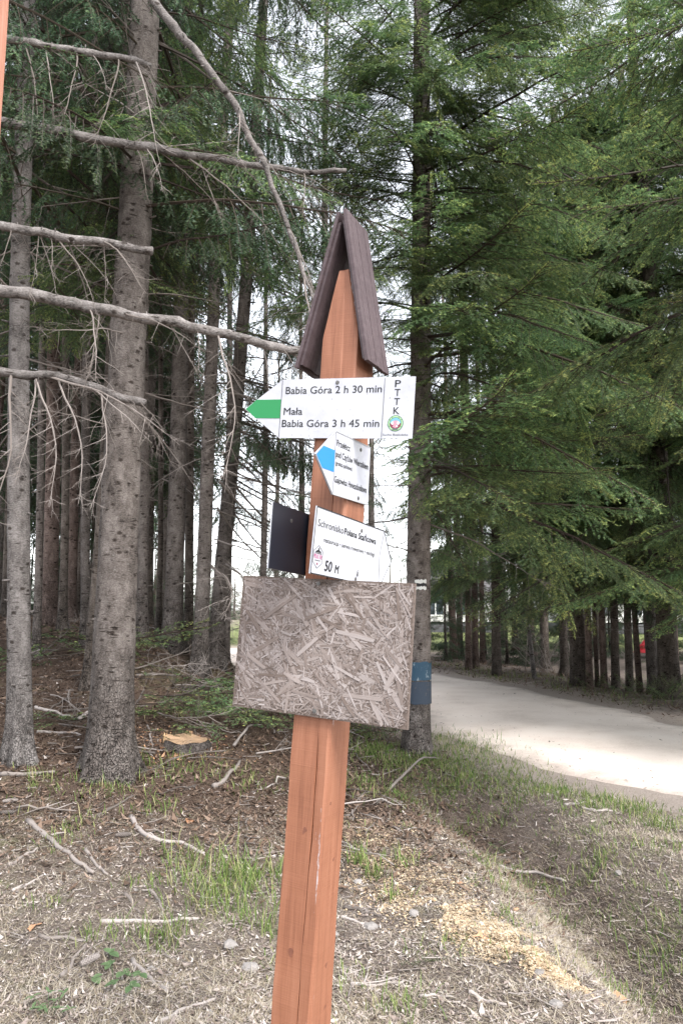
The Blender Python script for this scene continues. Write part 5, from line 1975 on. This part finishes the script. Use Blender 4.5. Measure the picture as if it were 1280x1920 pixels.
def plant(name, pts, hgt, sc_, label, k0):
    G = np.array([ground_hit(*p) for p in pts])
    c0 = G.mean(0)
    root = empty(name, c0, label, 'plant')
    for i_, gpt in enumerate(G):
        z_ = hgt * rg.uniform(.5, 1.1)
        tip = np.array([gpt[0] - c0[0], gpt[1] - c0[1], gpt[2] - c0[2] + z_])
        b0_ = tip * np.array([.3, .3, 0])
        b0_[2] = hz(c0[0] + b0_[0], c0[1] + b0_[1]) - c0[2] - .01
        mb = MB()
        mb.tube(np.array([b0_, (b0_ + tip) / 2 + np.array([0, 0, .015]), tip]), [.0016, .0013, .001], 4, .2)
        mb.build('stem', M['leaf'], root)
        a0 = rg.uniform(0, 6.28)
        for j in range(3):
            place('leaf', LEAF[k0 if j else 0 if k0 < 2 else 2], root, Matrix.Translation(tip) @ Matrix.Rotation(a0 + (j - 1) * 1.5, 4, 'Z') @ Matrix.Rotation(rg.uniform(-.25, .35), 4, 'Y') @ Matrix.Scale(sc_ * rg.uniform(.8, 1.15), 4))
    return root


plant('leafy_seedling', [(175, 1848), (205, 1825), (215, 1862), (232, 1842), (245, 1868), (262, 1850), (205, 1800)], .05, .85, 'seedling with broad rounded green leaves in the front litter', 1)
plant('leafy_herb', [(60, 1890), (75, 1905), (90, 1885), (105, 1900), (120, 1890), (130, 1910), (85, 1915), (60, 1912), (110, 1915)], .045, 1.1, 'low tuft of small narrow green leaves in the front litter', 2)


# single fallen leaves and bark flakes
def dead_leaf(px, py, w_px, label):
    g4 = ground_hit(px, py)
    s_ = w_px * g4[1] / FOC
    mb = MB()
    a = np.linspace(0, 2 * np.pi, 12, endpoint=False)
    rr = s_ / 2 * (1 + .28 * rg.normal(size=12))
    V = np.vstack([[[0, 0, .25 * s_ * .4]], np.stack([rr * np.cos(a), rr * .6 * np.sin(a), .08 * s_ * rg.normal(size=12) + .1 * s_], 1)])
    mb.add(V, [[0, j + 1, (j + 1) % 12 + 1] for j in range(12)], rg.random())
    o = mb.build('bark_flake', M['deadleaf'])
    o.location = g4 + np.array([0, 0, .004])
    o.rotation_euler = (rg.normal() * .2, rg.normal() * .2, rg.uniform(0, 6))
    tag(o, label, 'bark flake')


for px, py, w, lab in ((905, 1765, 30, 'upright orange bark flake in the sawdust'), (1165, 1880, 44, 'curled orange-brown bark flake beyond the end of the sawdust'), (62, 1745, 26, 'orange bark flake at the end of a short stick'), (355, 1542, 20, 'reddish flake in front of the stump'),
                       (860, 1660, 18, 'orange flake at the sawdust edge by the dark stick'), (965, 1710, 16, 'reddish flake below the winding root'), (875, 1700, 14, 'small orange flake in mid sawdust'), (560, 1480, 18, 'orange flake left of the post in the undergrowth')):
    dead_leaf(px, py, w, lab)

# twiggy bush on the far verge
g5 = ground_hit(1015, 1262)
root = empty('twiggy_bush', g5, 'leafless twiggy bush on the far verge', 'bush')
for k in range(26):
    a = rg.uniform(0, 6.28)
    place('dead_branch', DEADB[rg.integers(6)], root, Matrix.Translation((rg.normal() * .35, rg.normal() * .2, 0)) @ Matrix.Rotation(a, 4, 'Z') @ Matrix.Rotation(-rg.uniform(.7, 1.4), 4, 'Y') @ Matrix.Scale(rg.uniform(.5, .9), 4))
# small fir seedlings on the verge
for k, (px, py) in enumerate(((1180, 1322), (1215, 1330), (1250, 1325), (1270, 1335), (1120, 1310))):
    g5 = ground_hit(px, py)
    root = empty('fir_seedling', g5, 'knee-high young fir on the far verge before the spruce row', 'seedling', 'young firs on the far verge')
    for j in range(7):
        place('bough', BRUSH[j % 3], root, Matrix.Translation((0, 0, .05 + .05 * j)) @ Matrix.Rotation(j * 2.4, 4, 'Z') @ Matrix.Rotation(-.4 - .08 * j, 4, 'Y') @ Matrix.Scale(.42 - .03 * j, 4))

# ---------------------------------------------------------------- houses glimpsed beyond the trees
M['render_white'] = plain('house_render', (.62, .61, .59), .8)
M['house_dark'] = plain('house_plinth', (.07, .07, .075), .8)
M['house_roof'] = plain('house_roof', (.085, .08, .08), .7)
M['glass'] = plain('window_glass', (.05, .06, .07), .1)
M['frame_white'] = plain('window_frame', (.75, .75, .74), .5)


def house(x, y, w, d, hgt, rz, label):
    root = empty('house', (x, y, hz(x, y)), label, 'house', None, rz)
    mb = MB()
    mb.box((0, 0, hgt / 2 + .35), (w, d, hgt - .7))
    mb.build('wall', M['render_white'], root)
    mb = MB()
    mb.box((0, 0, .1), (w + .06, d + .06, 1.0))
    mb.build('plinth', M['house_dark'], root)
    mb = MB()
    e = .5
    V = [(-w / 2 - e, -d / 2 - e, hgt - .05), (w / 2 + e, -d / 2 - e, hgt - .05), (w / 2 + e, d / 2 + e, hgt - .05), (-w / 2 - e, d / 2 + e, hgt - .05), (-w / 2 - e, 0, hgt + d * .45), (w / 2 + e, 0, hgt + d * .45)]
    mb.add(V, [[0, 1, 5], [0, 5, 4], [2, 3, 4], [2, 4, 5], [0, 4, 3], [1, 2, 5], [0, 3, 2], [0, 2, 1]])
    mb.build('roof', M['house_roof'], root)
    for k in range(int(w // 2.2)):
        xx = -w / 2 + 1.1 + 2.2 * k
        mb = MB()
        mb.box((xx, -d / 2 - .02, 1.75), (1.15, .08, 1.35))
        fr = mb.build('window', M['frame_white'], root)
        for s_ in (-1, 1):
            mb = MB()
            mb.box((xx + s_ * .27, -d / 2 - .065, 1.75), (.46, .02, 1.15))
            mb.build('pane', M['glass'], fr)


house(19.5, 50, 9, 7, 3.4, .1, 'pale low house glimpsed between the verge spruces')
house(7.9, 52, 5, 5, 2.7, -.1, 'white house with framed windows glimpsed beside the blue-banded fir')
g5 = at(1213, 1270, 27)  # small red object of unknown kind, built as a plain heap
mb = MB()
for k in range(5):
    a = np.linspace(0, 2 * np.pi, 10, endpoint=False)
    rr = (.42 - .09 * k) * (1 + .12 * rg.normal(size=10))
    if k == 0:
        prev = None
    ring = np.stack([rr * np.cos(a) * 1.1, rr * np.sin(a) * .7, np.full(10, .11 * k)], 1)
    if prev is not None:
        V = np.vstack([prev, ring])
        T = []
        for j in range(10):
            q = (j + 1) % 10
            T += [[j, q, q + 10], [j, q + 10, j + 10]]
        if k == 4:
            T += [[10, 10 + j, 10 + j + 1] for j in range(1, 9)]
        mb.add(V, T)
    prev = ring
o = mb.build('red_heap', plain('heap_red', (.55, .02, .03), .5), None, True)
o.location = (g5[0], g5[1], hz(g5[0], g5[1]) + .02)
tag(o, 'small bright red heap on the grass beyond the verge spruces', 'tarpaulin')
